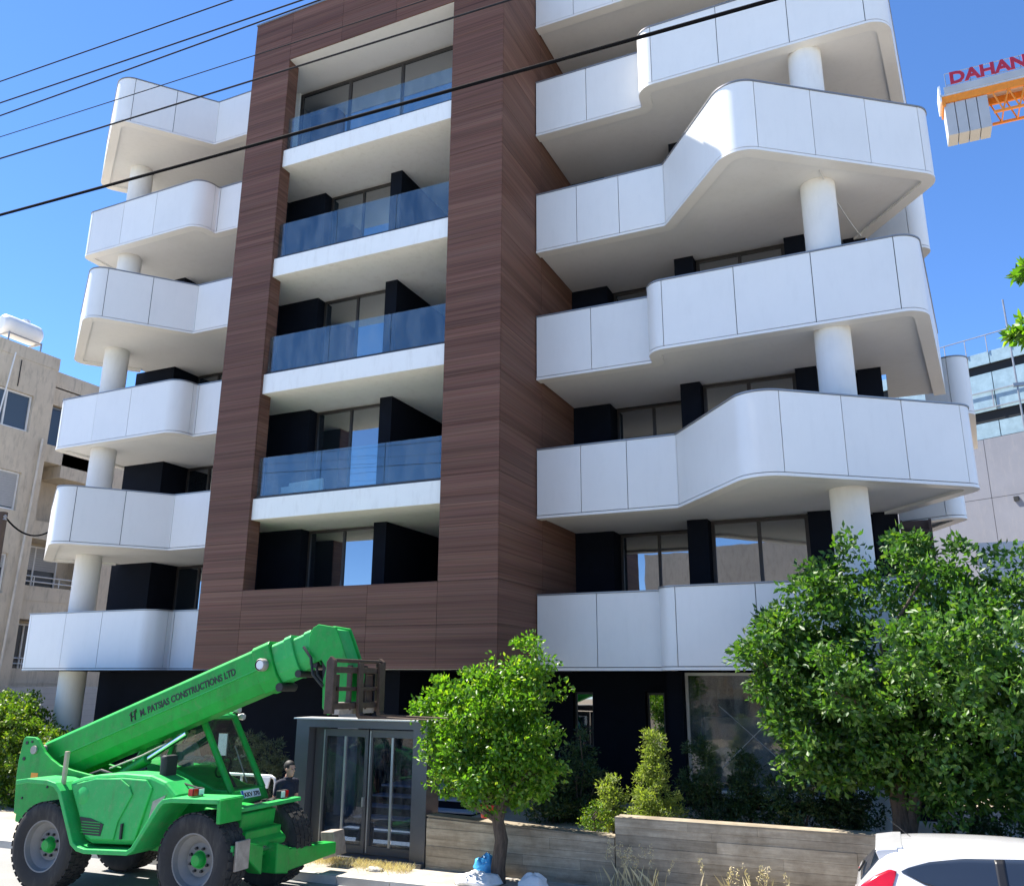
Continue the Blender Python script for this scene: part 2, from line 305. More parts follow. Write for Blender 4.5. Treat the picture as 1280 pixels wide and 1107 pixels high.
# ------------------------------------------------------------------ mesh helpers
CPOS = {}
def link(o, parent, c):
    COL.objects.link(o)
    CPOS[o.name] = Vector(c)
    if parent is not None:
        o.parent = parent; o.location = Vector(c) - CPOS[parent.name]
    else:
        o.location = c
    return o
def root(name, loc, label, cat, group=None, rz=0.0, local=False):
    """an Empty at a thing's base. local=True: its parts are given in the thing's own frame"""
    o = bpy.data.objects.new(name, None); COL.objects.link(o); o.empty_display_size = 0.3
    o.location = loc; o.rotation_euler = (0, 0, rz)
    CPOS[o.name] = Vector((0, 0, 0)) if local else Vector(loc)
    o['label'] = label; o['category'] = cat
    if group: o['group'] = group
    return o
def tag(o, label=None, cat=None, group=None, kind=None):
    if label: o['label'] = label
    if cat: o['category'] = cat
    if group: o['group'] = group
    if kind: o['kind'] = kind
    return o
class MB:
    def __init__(s): s.v = []; s.f = []; s.mi = []; s.cur = 0
    def add(s, vs, fs):
        n = len(s.v); s.v.extend([tuple(map(float, p)) for p in vs]); s.f.extend([tuple(i + n for i in f) for f in fs]); s.mi.extend([s.cur] * len(fs)); return s
    def box(s, x0, x1, y0, y1, z0, z1):
        x0, x1 = min(x0, x1), max(x0, x1); y0, y1 = min(y0, y1), max(y0, y1); z0, z1 = min(z0, z1), max(z0, z1)
        return s.add([(x0, y0, z0), (x1, y0, z0), (x1, y1, z0), (x0, y1, z0), (x0, y0, z1), (x1, y0, z1), (x1, y1, z1), (x0, y1, z1)],
                     [(0, 3, 2, 1), (4, 5, 6, 7), (0, 1, 5, 4), (1, 2, 6, 5), (2, 3, 7, 6), (3, 0, 4, 7)])
    def tube(s, pts, r, seg=8, caps=True):
        pts = [Vector(p) for p in pts]; rs = r if isinstance(r, (list, tuple)) else [r] * len(pts)
        vs = []; up = None
        for i, p in enumerate(pts):
            d = (pts[min(i + 1, len(pts) - 1)] - pts[max(i - 1, 0)]).normalized()
            if up is None:
                up = Vector((0, 0, 1)) if abs(d.z) < 0.9 else Vector((1, 0, 0))
            u = d.cross(up).normalized(); w = u.cross(d).normalized(); up = w
            for k in range(seg):
                a_ = 2 * math.pi * k / seg
                vs.append(p + (u * math.cos(a_) + w * math.sin(a_)) * rs[i])
        fs = []
        for i in range(len(pts) - 1):
            for k in range(seg):
                k2 = (k + 1) % seg
                fs.append((i * seg + k, i * seg + k2, (i + 1) * seg + k2, (i + 1) * seg + k))
        if caps:
            fs.append(tuple(range(seg - 1, -1, -1))); fs.append(tuple((len(pts) - 1) * seg + k for k in range(seg)))
        return s.add(vs, fs)
    def prism(s, prof, a0, a1, axis='y'):
        """extrude a closed profile; axis y: profile is (x,z); axis x: (y,z); axis z: (x,y)"""
        n = len(prof)
        def P(p, t):
            return {'y': (p[0], t, p[1]), 'x': (t, p[0], p[1]), 'z': (p[0], p[1], t)}[axis]
        vs = [P(p, a0) for p in prof] + [P(p, a1) for p in prof]
        fs = [tuple(range(n)), tuple(range(2 * n - 1, n - 1, -1))] + [(i, i + n, (i + 1) % n + n, (i + 1) % n) for i in range(n)]
        return s.add(vs, fs)
    def lathe(s, prof, c, axis='y', seg=32):
        """prof: (radius, offset along the axis)"""
        vs = []; n = len(prof)
        for k in range(seg):
            a_ = 2 * math.pi * k / seg; ca, sa = math.cos(a_), math.sin(a_)
            for r_, o_ in prof:
                vs.append({'y': (c[0] + r_ * ca, c[1] + o_, c[2] + r_ * sa), 'z': (c[0] + r_ * ca, c[1] + r_ * sa, c[2] + o_), 'x': (c[0] + o_, c[1] + r_ * ca, c[2] + r_ * sa)}[axis])
        fs = []
        for k in range(seg):
            k2 = (k + 1) % seg
            for i in range(n - 1): fs.append((k * n + i, k * n + i + 1, k2 * n + i + 1, k2 * n + i))
        return s.add(vs, fs)
    def build(s, name, mat, parent=None, smooth=False, bevel=0.0, seg=2, auto=True):
        if not s.v: return None
        a_ = np.array(s.v); c = (a_.min(0) + a_.max(0)) / 2; 
        if parent is None: c = np.array([c[0], c[1], a_[:, 2].min()])
        me = bpy.data.meshes.new(name)
        me.from_pydata((a_ - c).tolist(), [], s.f)
        mats = mat if isinstance(mat, (list, tuple)) else [mat]
        for mm in mats: me.materials.append(MATS[mm])
        if len(mats) > 1: me.polygons.foreach_set('material_index', s.mi)
        bm = bmesh.new(); bm.from_mesh(me); bmesh.ops.recalc_face_normals(bm, faces=bm.faces); bm.to_mesh(me); bm.free()
        if smooth:
            me.polygons.foreach_set('use_smooth', [True] * len(me.polygons))
            if auto: me.set_sharp_from_angle(angle=R_(38))
        o = bpy.data.objects.new(name, me); link(o, parent, c)
        if bevel:
            bv = o.modifiers.new('bevel', 'BEVEL'); bv.width = bevel; bv.segments = seg; bv.limit_method = 'ANGLE'; bv.angle_limit = R_(35)
            bv.harden_normals = False
            if not smooth: me.polygons.foreach_set('use_smooth', [False] * len(me.polygons))
        me.update()
        return o
def box(name, x0, x1, y0, y1, z0, z1, mat, parent=None, bevel=0.0):
    return MB().box(x0, x1, y0, y1, z0, z1).build(name, mat, parent, bevel=bevel)
def struct(o, label=None):
    o['kind'] = 'structure'
    if label: o['label'] = label
    return o
def text_mesh(name, body, size, mat, parent, frame, depth=0.004, stretch=1.0, bold=0.0):
    """flat lettering: frame = (origin, x direction, up direction)"""
    cu = bpy.data.curves.new(name, 'FONT'); cu.body = body; cu.size = size; cu.extrude = depth; cu.offset = bold; cu.resolution_u = 3
    tmp = bpy.data.objects.new('tmp_text', cu); COL.objects.link(tmp)
    dg = bpy.context.evaluated_depsgraph_get(); dg.update()
    me = bpy.data.meshes.new_from_object(tmp.evaluated_get(dg))
    bpy.data.objects.remove(tmp); 
    n = len(me.vertices); co = np.empty(n * 3); me.vertices.foreach_get('co', co); co = co.reshape(-1, 3)
    co[:, 0] -= co[:, 0].min(); w = co[:, 0].max()
    if stretch: co[:, 0] *= stretch / w if stretch > 0 else 1
    o_, xd, ud = [np.array(q, float) for q in frame]; nd = np.cross(xd, ud)
    P = o_ + co[:, :1] * xd + co[:, 1:2] * ud + co[:, 2:] * nd
    c = (P.min(0) + P.max(0)) / 2
    me.vertices.foreach_set('co', (P - c).ravel()); me.update()
    me.materials.clear(); me.materials.append(MATS[mat])
    ob = bpy.data.objects.new(name, me); link(ob, parent, c); return ob
def copy_part(src, parent, pos):
    o = src.copy(); COL.objects.link(o); o.parent = parent; CPOS[o.name] = Vector(pos); o.location = Vector(pos) - CPOS[parent.name]
    return o
# ================================================================== ground, road, pavement
g = MB().add([(-260, -120, 0), (260, -120, 0), (260, 320, 0), (-260, 320, 0)], [(0, 1, 2, 3)]).build('ground', 'earth')
g.location.z = -0.02; struct(g)
def kerb_y(x): return 12.72 + (x + 14.5) * 0.030
rd = MB().add([(-120, -9, 0), (120, -9, 0), (120, kerb_y(120), 0), (-120, kerb_y(-120), 0)], [(0, 1, 2, 3)]).build('road', 'asphalt'); struct(rd)
rd.location.z = -0.004
pv = MB()
xs_ = np.linspace(-60, 30, 46)
for x0, x1 in zip(xs_[:-1], xs_[1:]):
    pv.add([(x0, kerb_y(x0) + 0.15, 0.116), (x1, kerb_y(x1) + 0.15, 0.116), (x1, 14.6, 0.116), (x0, 14.6, 0.116)], [(0, 1, 2, 3)])
struct(pv.build('pavement', 'pavement'))
kb = MB().box(-60, 30, 12.0, 12.1, -0.5, -0.4)
kerb = None
for i in range(44):
    x0 = -24 + i * 1.0; x1 = x0 + 0.985; jz = random.uniform(-0.006, 0.006)
    m_ = MB()
    ya, yb = kerb_y(x0), kerb_y(x1)
    m_.add([(x0, ya, -0.03), (x1, yb, -0.03), (x1, yb + 0.16, -0.03), (x0, ya + 0.16, -0.03), (x0, ya + 0.012, 0.125 + jz), (x1, yb + 0.012, 0.125 + jz), (x1, yb + 0.16, 0.125 + jz), (x0, ya + 0.16, 0.125 + jz)],
           [(0, 3, 2, 1), (4, 5, 6, 7), (0, 1, 5, 4), (1, 2, 6, 5), (2, 3, 7, 6), (3, 0, 4, 7)])
    if kerb is None:
        kerb = m_.build('kerb', 'kerb_stone'); struct(kerb)
    else:
        m_.build('kerb_stone', 'kerb_stone', kerb)

# ================================================================== apartment building
B = root('apartment_building', (-10.0, 18.0, 0.1), 'new white apartment block with curved balconies and a brown timber-look tower', 'building')
def zb(k): return 3.44 + 3.3 * (k - 1)
PH = 1.62
YF = 15.6; XL, XR = -15.21, -7.42; OL, OR = -13.93, -8.80; Z0, Z1 = 3.44, 21.26; SILL, HEAD = 5.2, 19.7
YBACK = 20.35

# --- timber tower: core behind the cladding panels
core = MB()
core.box(XL + .03, OL - .03, YF + .03, 16.0, Z0 + .01, Z1 - .02); core.box(XL + .03, XL + .2, 16.0, 24, Z0 + .01, Z1 - .02)
core.box(OR + .03, XR - .03, YF + .03, 16.0, Z0 + .01, Z1 - .02); core.box(XR - .2, XR - .03, 16.0, 20.2, Z0 + .01, Z1 - .02)
core.box(OL - .03, OR + .03, YF + .03, YF + .4, Z0 + .01, SILL - .03)
core.box(OL - .03, OR + .03, YF + .03, YF + .42, HEAD + .03, Z1 - .02)
tower = core.build('timber_tower', 'wood_core', B)
lv = [Z0, 4.32, SILL] + [SILL + (HEAD - SILL) / 13 * i for i in range(1, 14)] + [20.48, Z1]
G_ = 0.004; TH = 0.03
def pan_front(x0, x1, z0, z1): MB().box(x0 + G_, x1 - G_, YF, YF + TH - .004, z0 + G_, z1 - G_).build('panel', 'wood_cladding', tower)
def pan_side(x, sgn, y0, y1, z0, z1):
    MB().box(x - (TH - .004) * (sgn > 0), x + (TH - .004) * (sgn < 0), y0 + G_, y1 - G_, z0 + G_, z1 - G_).build('panel', 'wood_cladding', tower)
for z0, z1 in zip(lv[:-1], lv[1:]):
    pan_front(XL, OL, z0, z1); pan_front(OR, XR, z0, z1)
    if z1 <= SILL + .01 or z0 >= HEAD - .01:
        for i in range(3): pan_front(OL + (OR - OL) / 3 * i, OL + (OR - OL) / 3 * (i + 1), z0, z1)
    for y0, y1 in ((YF + TH, 17.95), (17.95, 20.2)): pan_side(XR, 1, y0, y1, z0, z1)
    pan_side(XL, -1, YF + TH, 18.3, z0, z1)
    if SILL - .01 <= z0 and z1 <= HEAD + .01:
        pan_side(OL, 1, YF + TH, 16.0, z0, z1); pan_side(OR, -1, YF + TH, 16.0, z0, z1)
# sill of the lowest opening, soffit of the highest
box('sill_cap', OL + .03, OR - .03, YF + .004, YF + .42, SILL - .03, SILL, 'wood_cladding', tower)
box('top_soffit', OL, OR, YF + .035, 16.0, HEAD - .004, HEAD + .02, 'soffit_paint', tower); box('top_soffit', XL + .21, XR - .21, 16.0, 19.8, HEAD - .004, HEAD + .25, 'soffit_paint', tower)
# tower parapet cap
box('parapet_cap', XL - .02, XR + .02, YF - .02, YF + .5, Z1 - .02, Z1 + .03, 'coping_grey', tower)

def window(x0, x1, y, z0, z1, n, fw=0.06, parent=B, transom=None, mat='window_pane', fmat='window_frame', depth=.08):
    """framed window facing -Y: frame mesh with a pane for each light"""
    f = MB()
    f.box(x0, x1, y, y + depth, z0, z0 + fw); f.box(x0, x1, y, y + depth, z1 - fw, z1)
    e = [x0 + (x1 - x0) * i / n for i in range(n + 1)]
    for i, x in enumerate(e):
        a_ = x if i == 0 else (x - fw if i == n else x - fw / 2)
        f.box(a_, a_ + fw, y + .002, y + depth - .002, z0 + fw, z1 - fw)
    if transom:
        f.box(x0 + fw, x1 - fw, y + .004, y + depth - .004, transom - fw / 2, transom + fw / 2)
    o = f.build('window', fmat, parent)
    for i in range(n):
        l = e[i] + (fw if i == 0 else fw / 2); r = e[i + 1] - (fw if i == n - 1 else fw / 2)
        zs = [(z0 + fw, z1 - fw)] if not transom else [(z0 + fw, transom - fw / 2), (transom + fw / 2, z1 - fw)]
        for za, zb_ in zs:
            box('pane', l, r, y + depth * .45, y + depth * .45 + .012, za, zb_, mat, o)
    return o
# --- loggias of the tower
TZ = {1: 3.44, 2: 6.86, 3: 10.0, 4: 13.16, 5: 16.36}
def tz(k): return TZ[k]
for k in range(1, 6):
    fl = tz(k) + .5; ce = tz(k + 1) if k < 5 else HEAD
    if k >= 2:
        s = MB().box(OL + .002, OR - .002, 15.68, 16.0, tz(k), fl).box(XL + .21, XR - .21, 16.0, 20.3, tz(k), fl)
        sl = s.build('loggia_slab', 'slab_fascia', B)
        # glass balustrade of three sheets in a base channel
        ch = MB().box(OL + .01, OR - .01, 15.73, 15.81, fl, fl + .07).build('glass_balustrade', 'window_frame', B)
        ws = [OL + .03, OL + 1.85, OL + 3.6, OR - .01]
        for a_, b_ in zip(ws[:-1], ws[1:]):
            MB().box(a_ + .008, b_ - .008, 15.76, 15.78, fl + .03, fl + 1.02).build('glass_sheet', 'balustrade_glass', ch)
    else:
        box('loggia_slab', XL + .21, XR - .21, 16.02, 20.3, zb(1) + .002, fl, 'slab_fascia', B)
    if k < 5:
        w = MB()
        w.box(XL + .205, -13.62, 17.18, 20.2, fl, ce); w.box(XL + .2, XL + .3, 16.0, 17.18, fl, ce)          # dark box on the left
        w.box(-11.43, -11.08, 17.1, 20.0, fl, ce)             # fin
        w.box(-11.08, XR - .2, 19.75, 20.2, fl, ce); w.box(XR - .3, XR - .2, 16.0, 19.75, fl, ce)           # back of the deep recess
        w.box(-13.62, -11.43, 17.62, 17.8, fl, ce)
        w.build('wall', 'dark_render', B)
        window(-13.6, -11.45, 17.45, fl + .02, ce - .02, 2)
    else:
        w = MB().box(XL + .2, -14.55, 16.86, 17.2, fl, ce).box(-14.55, XR - .2, 17.06, 17.2, fl, ce).box(XL + .2, XL + .3, 16.0, 16.86, fl, ce)
        w.build('wall', 'soffit_paint', B)
        window(-14.53, XR - .22, 16.9, fl + .02, ce - .06, 4, .08)
# --- balconies: outline, soffit, parapet panels
def fillet(pts):
    """pts (x, y, r) -> pieces: ('s', [p, q]) straight runs and ('a', [points]) corner arcs"""
    P = [np.array(p[:2], float) for p in pts]; pieces = []; cur = P[0]
    for i in range(1, len(P) - 1):
        d0 = P[i] - P[i - 1]; d0 /= np.linalg.norm(d0); d1 = P[i + 1] - P[i]; d1 /= np.linalg.norm(d1)
        r = pts[i][2]; th = math.acos(max(-1, min(1, float(np.dot(d0, d1))))); t = r * math.tan(th / 2)
        a_ = P[i] - d0 * t; b_ = P[i] + d1 * t
        pieces.append(('s', [cur, a_]))
        n = max(3, int(th * 8) if r > .15 else 3); left = d0[0] * d1[1] - d0[1] * d1[0] > 0
        nrm = np.array([-d0[1], d0[0]]) * (1 if left else -1); c = a_ + nrm * r; arc = []
        a0 = math.atan2(*(a_ - c)[::-1]); sgn = 1 if left else -1
        for j in range(n + 1):
            an = a0 + sgn * th * j / n; arc.append(c + r * np.array([math.cos(an), math.sin(an)]))
        pieces.append(('a', arc)); cur = b_
    pieces.append(('s', [cur, P[-1]]))
    return pieces
def offs(path, d):
    """offset to the left of travel (into the building)"""
    o = []; n = len(path)
    for i in range(n):
        t0 = path[i] - path[i - 1] if i else path[1] - path[0]
        t1 = path[i + 1] - path[i] if i < n - 1 else path[-1] - path[-2]
        t0 = t0 / (np.linalg.norm(t0) + 1e-9); t1 = t1 / (np.linalg.norm(t1) + 1e-9); t = t0 + t1; L = np.linalg.norm(t); t = t / L
        nn = np.array([-t[1], t[0]]); o.append(path[i] + nn * d / max(.5, L / 2))
    return o
def strip(mb, path, d0, d1, z0, z1):
    A = offs(path, d0); C = offs(path, d1); n = len(path); vs = []
    for i in range(n): vs += [(*A[i], z0), (*A[i], z1), (*C[i], z1), (*C[i], z0)]
    fs = []
    for i in range(n - 1):
        for j in range(4): fs.append((i * 4 + j, i * 4 + (j + 1) % 4, i * 4 + 4 + (j + 1) % 4, i * 4 + 4 + j))
    fs += [(3, 2, 1, 0), tuple((n - 1) * 4 + j for j in range(4))]
    mb.add(vs, fs)
def dedupe(p):
    o = [p[0]]
    for q in p[1:]:
        if np.linalg.norm(q - o[-1]) > 1e-4: o.append(q)
    return o
def balcony(k, pts, splits, merge, closing, label=None):
    z0 = zb(k); z1 = z0 + PH
    pieces = fillet(pts); path = dedupe([q for _, ps in pieces for q in ps])
    slab = MB(); poly = offs(path, .10) + [np.array(c, float) for c in closing]
    bm = bmesh.new()
    n = len(poly)
    vs = [(*p, z0 + .06) for p in poly] + [(*p, z0 + .5) for p in poly]
    slab.add(vs, [tuple(range(n)), tuple(range(2 * n - 1, n - 1, -1))] + [(i, i + n, (i + 1) % n + n, (i + 1) % n) for i in range(n)])
    bm.free()
    so = slab.build('balcony', 'soffit_paint', B)
    if label: so['label'] = label
    c = MB(); strip(c, path, .05, .11, z0 + .04, z1 - .03); c.build('parapet_core', 'joint_dark', so)
    c = MB(); strip(c, path, -.006, .26, z0, z0 + .058); c.build('soffit_rim', 'white_panel', so, smooth=True)
    c = MB(); strip(c, path, -.02, .14, z1 - .028, z1); c.build('coping', 'coping_grey', so, smooth=True)
    # panels
    si = 0; carry = []; ai = 0
    for kind, ps in pieces:
        if kind == 's':
            n = splits[si]; si += 1
            for j in range(n):
                a_ = ps[0] + (ps[1] - ps[0]) * j / n; b_ = ps[0] + (ps[1] - ps[0]) * (j + 1) / n
                run = carry + [a_, b_]; carry = []
                if j == n - 1 and ai < len(merge) and merge[ai] in ('before', 'both'):
                    carry = run
                else: panel(run, z0, z1, so)
        else:
            md = merge[ai]; ai += 1
            if md == 'before': panel(carry + list(ps), z0, z1, so); carry = []
            elif md == 'both': carry = carry + list(ps)
            elif md == 'after': carry = list(ps)
            elif md == 'own': panel(list(ps), z0, z1, so); carry = []
            else:
                mid = ps[len(ps) // 2]; carry = []
    return so
def panel(run, z0, z1, parent):
    run = dedupe(run); g = .008
    d = run[1] - run[0]; run[0] = run[0] + d / np.linalg.norm(d) * g
    d = run[-2] - run[-1]; run[-1] = run[-1] + d / np.linalg.norm(d) * g
    dj = random.uniform(-.004, .003); m_ = MB(); strip(m_, run, dj, .042 + dj, z0 + .075, z1 - .035); m_.build('panel', 'white_panel', parent, smooth=True)
XA = XR + .02
evenR = [(XA, 17.57, 0), (-4.17, 17.56, .06), (-2.22, 15.08, .62), (1.62, 17.92, .42), (-.05, 20.15, 0)]
oddR = [(XA, 17.57, 0), (-4.60, 17.56, .06), (-4.53, 16.84, .42), (.93, 16.80, .48), (1.38, 22.5, 0)]
evenL = [(-23.1, 19.9, 0), (-24.42, 18.32, .40), (-20.8, 15.70, .50), (-18.92, 18.03, .06), (XL - .02, 18.03, 0)]
oddL = [(-23.75, 20.6, 0), (-23.62, 17.44, .26), (-18.5, 17.38, .5), (-18.5, 18.05, .06), (XL - .02, 18.05, 0)]
for k in range(1, 7):
    if k % 2 == 0:
        balcony(k, evenR, [3, 1, 3, 2], ['before', 'before', 'own'], [(-.05, 20.6), (XA, 20.6)])
        balcony(k, evenL, [1, 3, 2, 2], ['own', 'own', 'before'], [(XL - .02, 21.2), (-23.1, 21.2)])
    else:
        balcony(k, oddR, [2, 1, 3, 4], ['before', 'before', 'own'], [(.1, 22.5), (.1, 20.6), (XA, 20.6)])
        balcony(k, oddL, [2, 3, 1, 2], ['own', 'before', 'before'], [(XL - .02, 21.2), (-23.75, 21.2)])
# rear balconies on the right flank
for k in (2, 4):
    balcony(k, [(.02, 21.5, 0), (1.72, 20.72, .30), (.55, 23.2, 0)], [1, 2], ['own'], [(.02, 23.2)])
for k in (3,):
    balcony(k, [(1.0, 24.6, 0), (2.1, 24.2, .4), (2.4, 28.5, 0)], [1, 3], ['own'], [(.5, 28.5)])
# columns
for cx, cy, r, ztop in ((-.82, 17.36, .35, zb(6)), (-22.33, 18.25, .37, zb(6))):
    for k in range(0, 6):
        a_ = 0.0 if k == 0 else zb(k) + .5
        b_ = zb(k + 1) + .058
        MB().lathe([(0, 0), (r, 0), (r, b_ - a_), (0, b_ - a_)], (cx, cy, a_), 'z', 36).build('column', 'column_paint', B, smooth=True)
# walls and windows behind the balconies
for k in range(1, 7):
    fl = zb(k) + .45; ce = zb(k + 1) + .058 if k < 6 else 23.2
    w = MB()
    w.box(XR + .0, -6.42, 20.1, 20.9, fl, ce)
    w.box(-6.42, -4.42, 20.75, 20.9, fl, ce)
    w.box(-4.42, -3.95, 19.35, 20.9, fl, ce)
    w.box(-3.95, -1.78, 19.85, 20.9, fl, ce)
    w.box(-1.78, -1.32, 19.35, 20.9, fl, ce)
    w.box(-1.32, -.5, 20.2, 20.9, fl, ce); w.box(-.5, 0.0, 20.0, 20.9, fl, ce)
    w.box(-.3, 0.0, 20.9, 29.0, fl, ce)
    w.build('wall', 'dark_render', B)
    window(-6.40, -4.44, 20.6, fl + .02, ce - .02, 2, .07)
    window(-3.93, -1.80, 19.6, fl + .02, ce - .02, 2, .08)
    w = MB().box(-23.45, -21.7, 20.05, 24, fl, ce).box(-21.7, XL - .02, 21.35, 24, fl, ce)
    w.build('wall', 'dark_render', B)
    window(-21.68, -17.9, 21.1, fl + .02, ce - .02, 4, .07)
# louvre screen on the right flank
for k in (1, 3):
    fr = MB().box(.02, .07, 20.92, 20.98, zb(k) + .5, zb(k + 1)).box(.60, .66, 20.92, 20.98, zb(k) + .5, zb(k + 1)).box(.02, .66, 21.05, 21.09, zb(k) + .5, zb(k + 1)).build('louvre_screen', 'brown_slat', B)
    for i in range(11):
        z = zb(k) + .65 + i * .235
        MB().add([(.07, 20.88, z), (.60, 20.88, z), (.60, 21.0, z + .09), (.07, 21.0, z + .09), (.07, 20.88, z + .03), (.60, 20.88, z + .03), (.60, 21.0, z + .12), (.07, 21.0, z + .12)],
                 [(0, 3, 2, 1), (4, 5, 6, 7), (0, 1, 5, 4), (1, 2, 6, 5), (2, 3, 7, 6), (3, 0, 4, 7)]).build('slat', 'brown_slat', fr)
c0_, c1_ = at_z((1024, 213), zb(4) + .05), at_y((1077, 296), 19.9)
MB().tube([tuple(c0_ + (c1_ - c0_) * t + np.array([0, 0, -.12 * 4 * t * (1 - t)])) for t in np.linspace(0, 1, 10)], .012, 6).build('hanging_cable', 'light_metal', B, smooth=True)
# ground floor
GZ = 1.0
w = MB()
w.box(-21.5, -13.2, 18.9, 19.3, 0, zb(1)); w.box(-23.3, -21.5, 20.0, 24.0, 0, zb(1))
w.box(-11.3, -10.6, 17.2, 20.0, 0, zb(1))
w.box(-13.2, -7.6, 20.6, 21.0, 0, zb(1))
for a_, b_ in ((-7.6, -7.62), (-7.1, -5.82), (-5.36, -4.95)):
    if b_ > a_: w.box(a_, b_, 20.3, 20.7, 0, zb(1))
for a_, b_ in ((-7.62, -7.1), (-5.82, -5.36)):
    w.box(a_, b_, 20.3, 20.7, 0, 1.7); w.box(a_, b_, 20.3, 20.7, 3.0, zb(1)); w.box(a_, b_, 20.62, 20.7, 1.7, 3.0)
w.box(-9.2, -7.62, 20.3, 20.7, 0, zb(1))
w.box(-4.95, -4.62, 19.0, 20.7, 0, zb(1)); w.box(-4.62, .1, 21.4, 21.6, 0, zb(1)); w.box(-.3, 0, 19.6, 28, 0, zb(1))
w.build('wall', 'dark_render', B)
for a_, b_ in ((-7.62, -7.1), (-5.82, -5.36)): window(a_ + .01, b_ - .01, 20.42, 1.72, 2.98, 1, .05)
box('entrance_panel', -13.2, -12.6, 18.6, 20.6, .0, zb(1), 'interior_grey', B)
sh = window(-4.6, -.32, 19.2, 1.0, zb(1) - .02, 2, .06, mat='shop_glass', fmat='light_metal')
for (xa, za, xb, zb2) in ((-3.9, 2.75, -2.55, 1.55), (-2.6, 2.72, -3.9, 1.5)):
    MB().tube([(xa, 19.205, za), (xb, 19.205, zb2)], .009, 5).build('tape_cross', 'light_metal', sh)
box('interior_wall', -4.6, -.35, 20.9, 21.0, 1.0, 2.45, 'box_cream', B)
box('interior_floor', -4.6, -.35, 19.35, 20.9, .9, 1.0, 'interior_grey', B)
# first floor deck seen from below over the recessed ground floor
box('deck', -21.6, XR - .02, 16.05, 20.9, zb(1) - .012, zb(1) - .002 + .0, 'dark_render', B)
# roof slab behind the parapets
box('roof', -23.2, -.1, 21.3, 28.8, 21.0, 21.2, 'soffit_paint', B)
box('rear_wall', -23.2, -.35, 24.05, 24.3, 0, 21.0, 'dark_render', B)

# garden behind the street wall, stairs behind the gate
struct(box('garden_bed', -8.05, 12.0, 14.42, 19.18, 0.0, 0.72, 'earth'))
struct(box('yard', -30.0, -8.05, 17.15, 20.5, 0.0, 0.10, 'pavement'))
st = root('entrance_stairs', (-9.2, 15.5, .1), 'pale stone steps rising behind the glazed entrance gate', 'stairs')
for i in range(6):
    z = .116 + (i + 1) * .165
    MB().box(-10.55, -8.07, 14.95 + i * .33, 15.0 + (i + 1) * .33 + (0 if i < 5 else 1.6), .10, z - .035).build('riser', 'dark_render', st)
    MB().box(-10.57, -8.06, 14.92 + i * .33, 15.0 + (i + 1) * .33 + (0 if i < 5 else 1.6), z - .035 + .001, z).build('tread', 'step_stone', st, bevel=.006)
# ================================================================== street wall of board-marked concrete
def board_wall(x0, x1, y, zt0, zt1, label, seed):
    r = random.Random(seed)
    wl = root('street_wall', ((x0 + x1) / 2, y + .15, .1), label, 'wall')
    m_ = MB(); d = 0.02
    zt = lambda x: zt0 + (zt1 - zt0) * (x - x0) / (x1 - x0)
    m_.add([(x0 + .01, y + d, 0), (x1 - .01, y + d, 0), (x1 - .01, y + .3, 0), (x0 + .01, y + .3, 0), (x0 + .01, y + d, zt0 - .004), (x1 - .01, y + d, zt1 - .004), (x1 - .01, y + .3, zt1 - .004), (x0 + .01, y + .3, zt0 - .004)],
           [(0, 3, 2, 1), (4, 5, 6, 7), (0, 1, 5, 4), (1, 2, 6, 5), (2, 3, 7, 6), (3, 0, 4, 7)])
    m_.build('core', 'board_concrete', wl)
    H_ = max(zt0, zt1); n = int(H_ / .145) + 1; z = 0.02
    while z < H_ - .02:
        h = r.choice((.12, .14, .15, .16)); z2 = z + h
        x = x0
        while x < x1 - .05:
            L = r.uniform(1.0, 2.9); xb = min(x1, x + L)
            if x1 - xb < .35: xb = x1
            za, zb_ = min(z2 - .003, zt(x)), min(z2 - .003, zt(xb))
            if min(za, zb_) > z + .02:
                p = y - r.uniform(0, .010)
                MB().add([(x + .001, p, z), (xb - .001, p, z), (xb - .001, y + d + .004, z), (x + .001, y + d + .004, z), (x + .001, p, za), (xb - .001, p, zb_), (xb - .001, y + d + .004, zb_), (x + .001, y + d + .004, za)],
                         [(0, 3, 2, 1), (4, 5, 6, 7), (0, 1, 5, 4), (1, 2, 6, 5), (2, 3, 7, 6), (3, 0, 4, 7)]).build('board_course', 'board_concrete', wl)
            x = xb
        z = z2
    # worn top edge
    c = MB()
    c.add([(x0, y - .012, zt0), (x1, y - .012, zt1), (x1, y + .31, zt1), (x0, y + .31, zt0), (x0, y - .012, zt0 + .025), (x1, y - .012, zt1 + .025), (x1, y + .31, zt1 + .025), (x0, y + .31, zt0 + .025)],
          [(0, 3, 2, 1), (4, 5, 6, 7), (0, 1, 5, 4), (1, 2, 6, 5), (2, 3, 7, 6), (3, 0, 4, 7)])
    c.build('top_edge', 'board_concrete', wl)
    return wl
board_wall(-8.03, -4.62, 14.1, .945, .82, 'lower board-marked concrete street wall beside the gate, behind the small tree', 1)
board_wall(-4.60, 9.0, 14.08, 1.13, 1.13, 'taller board-marked concrete street wall below the shrubs and big tree', 2)

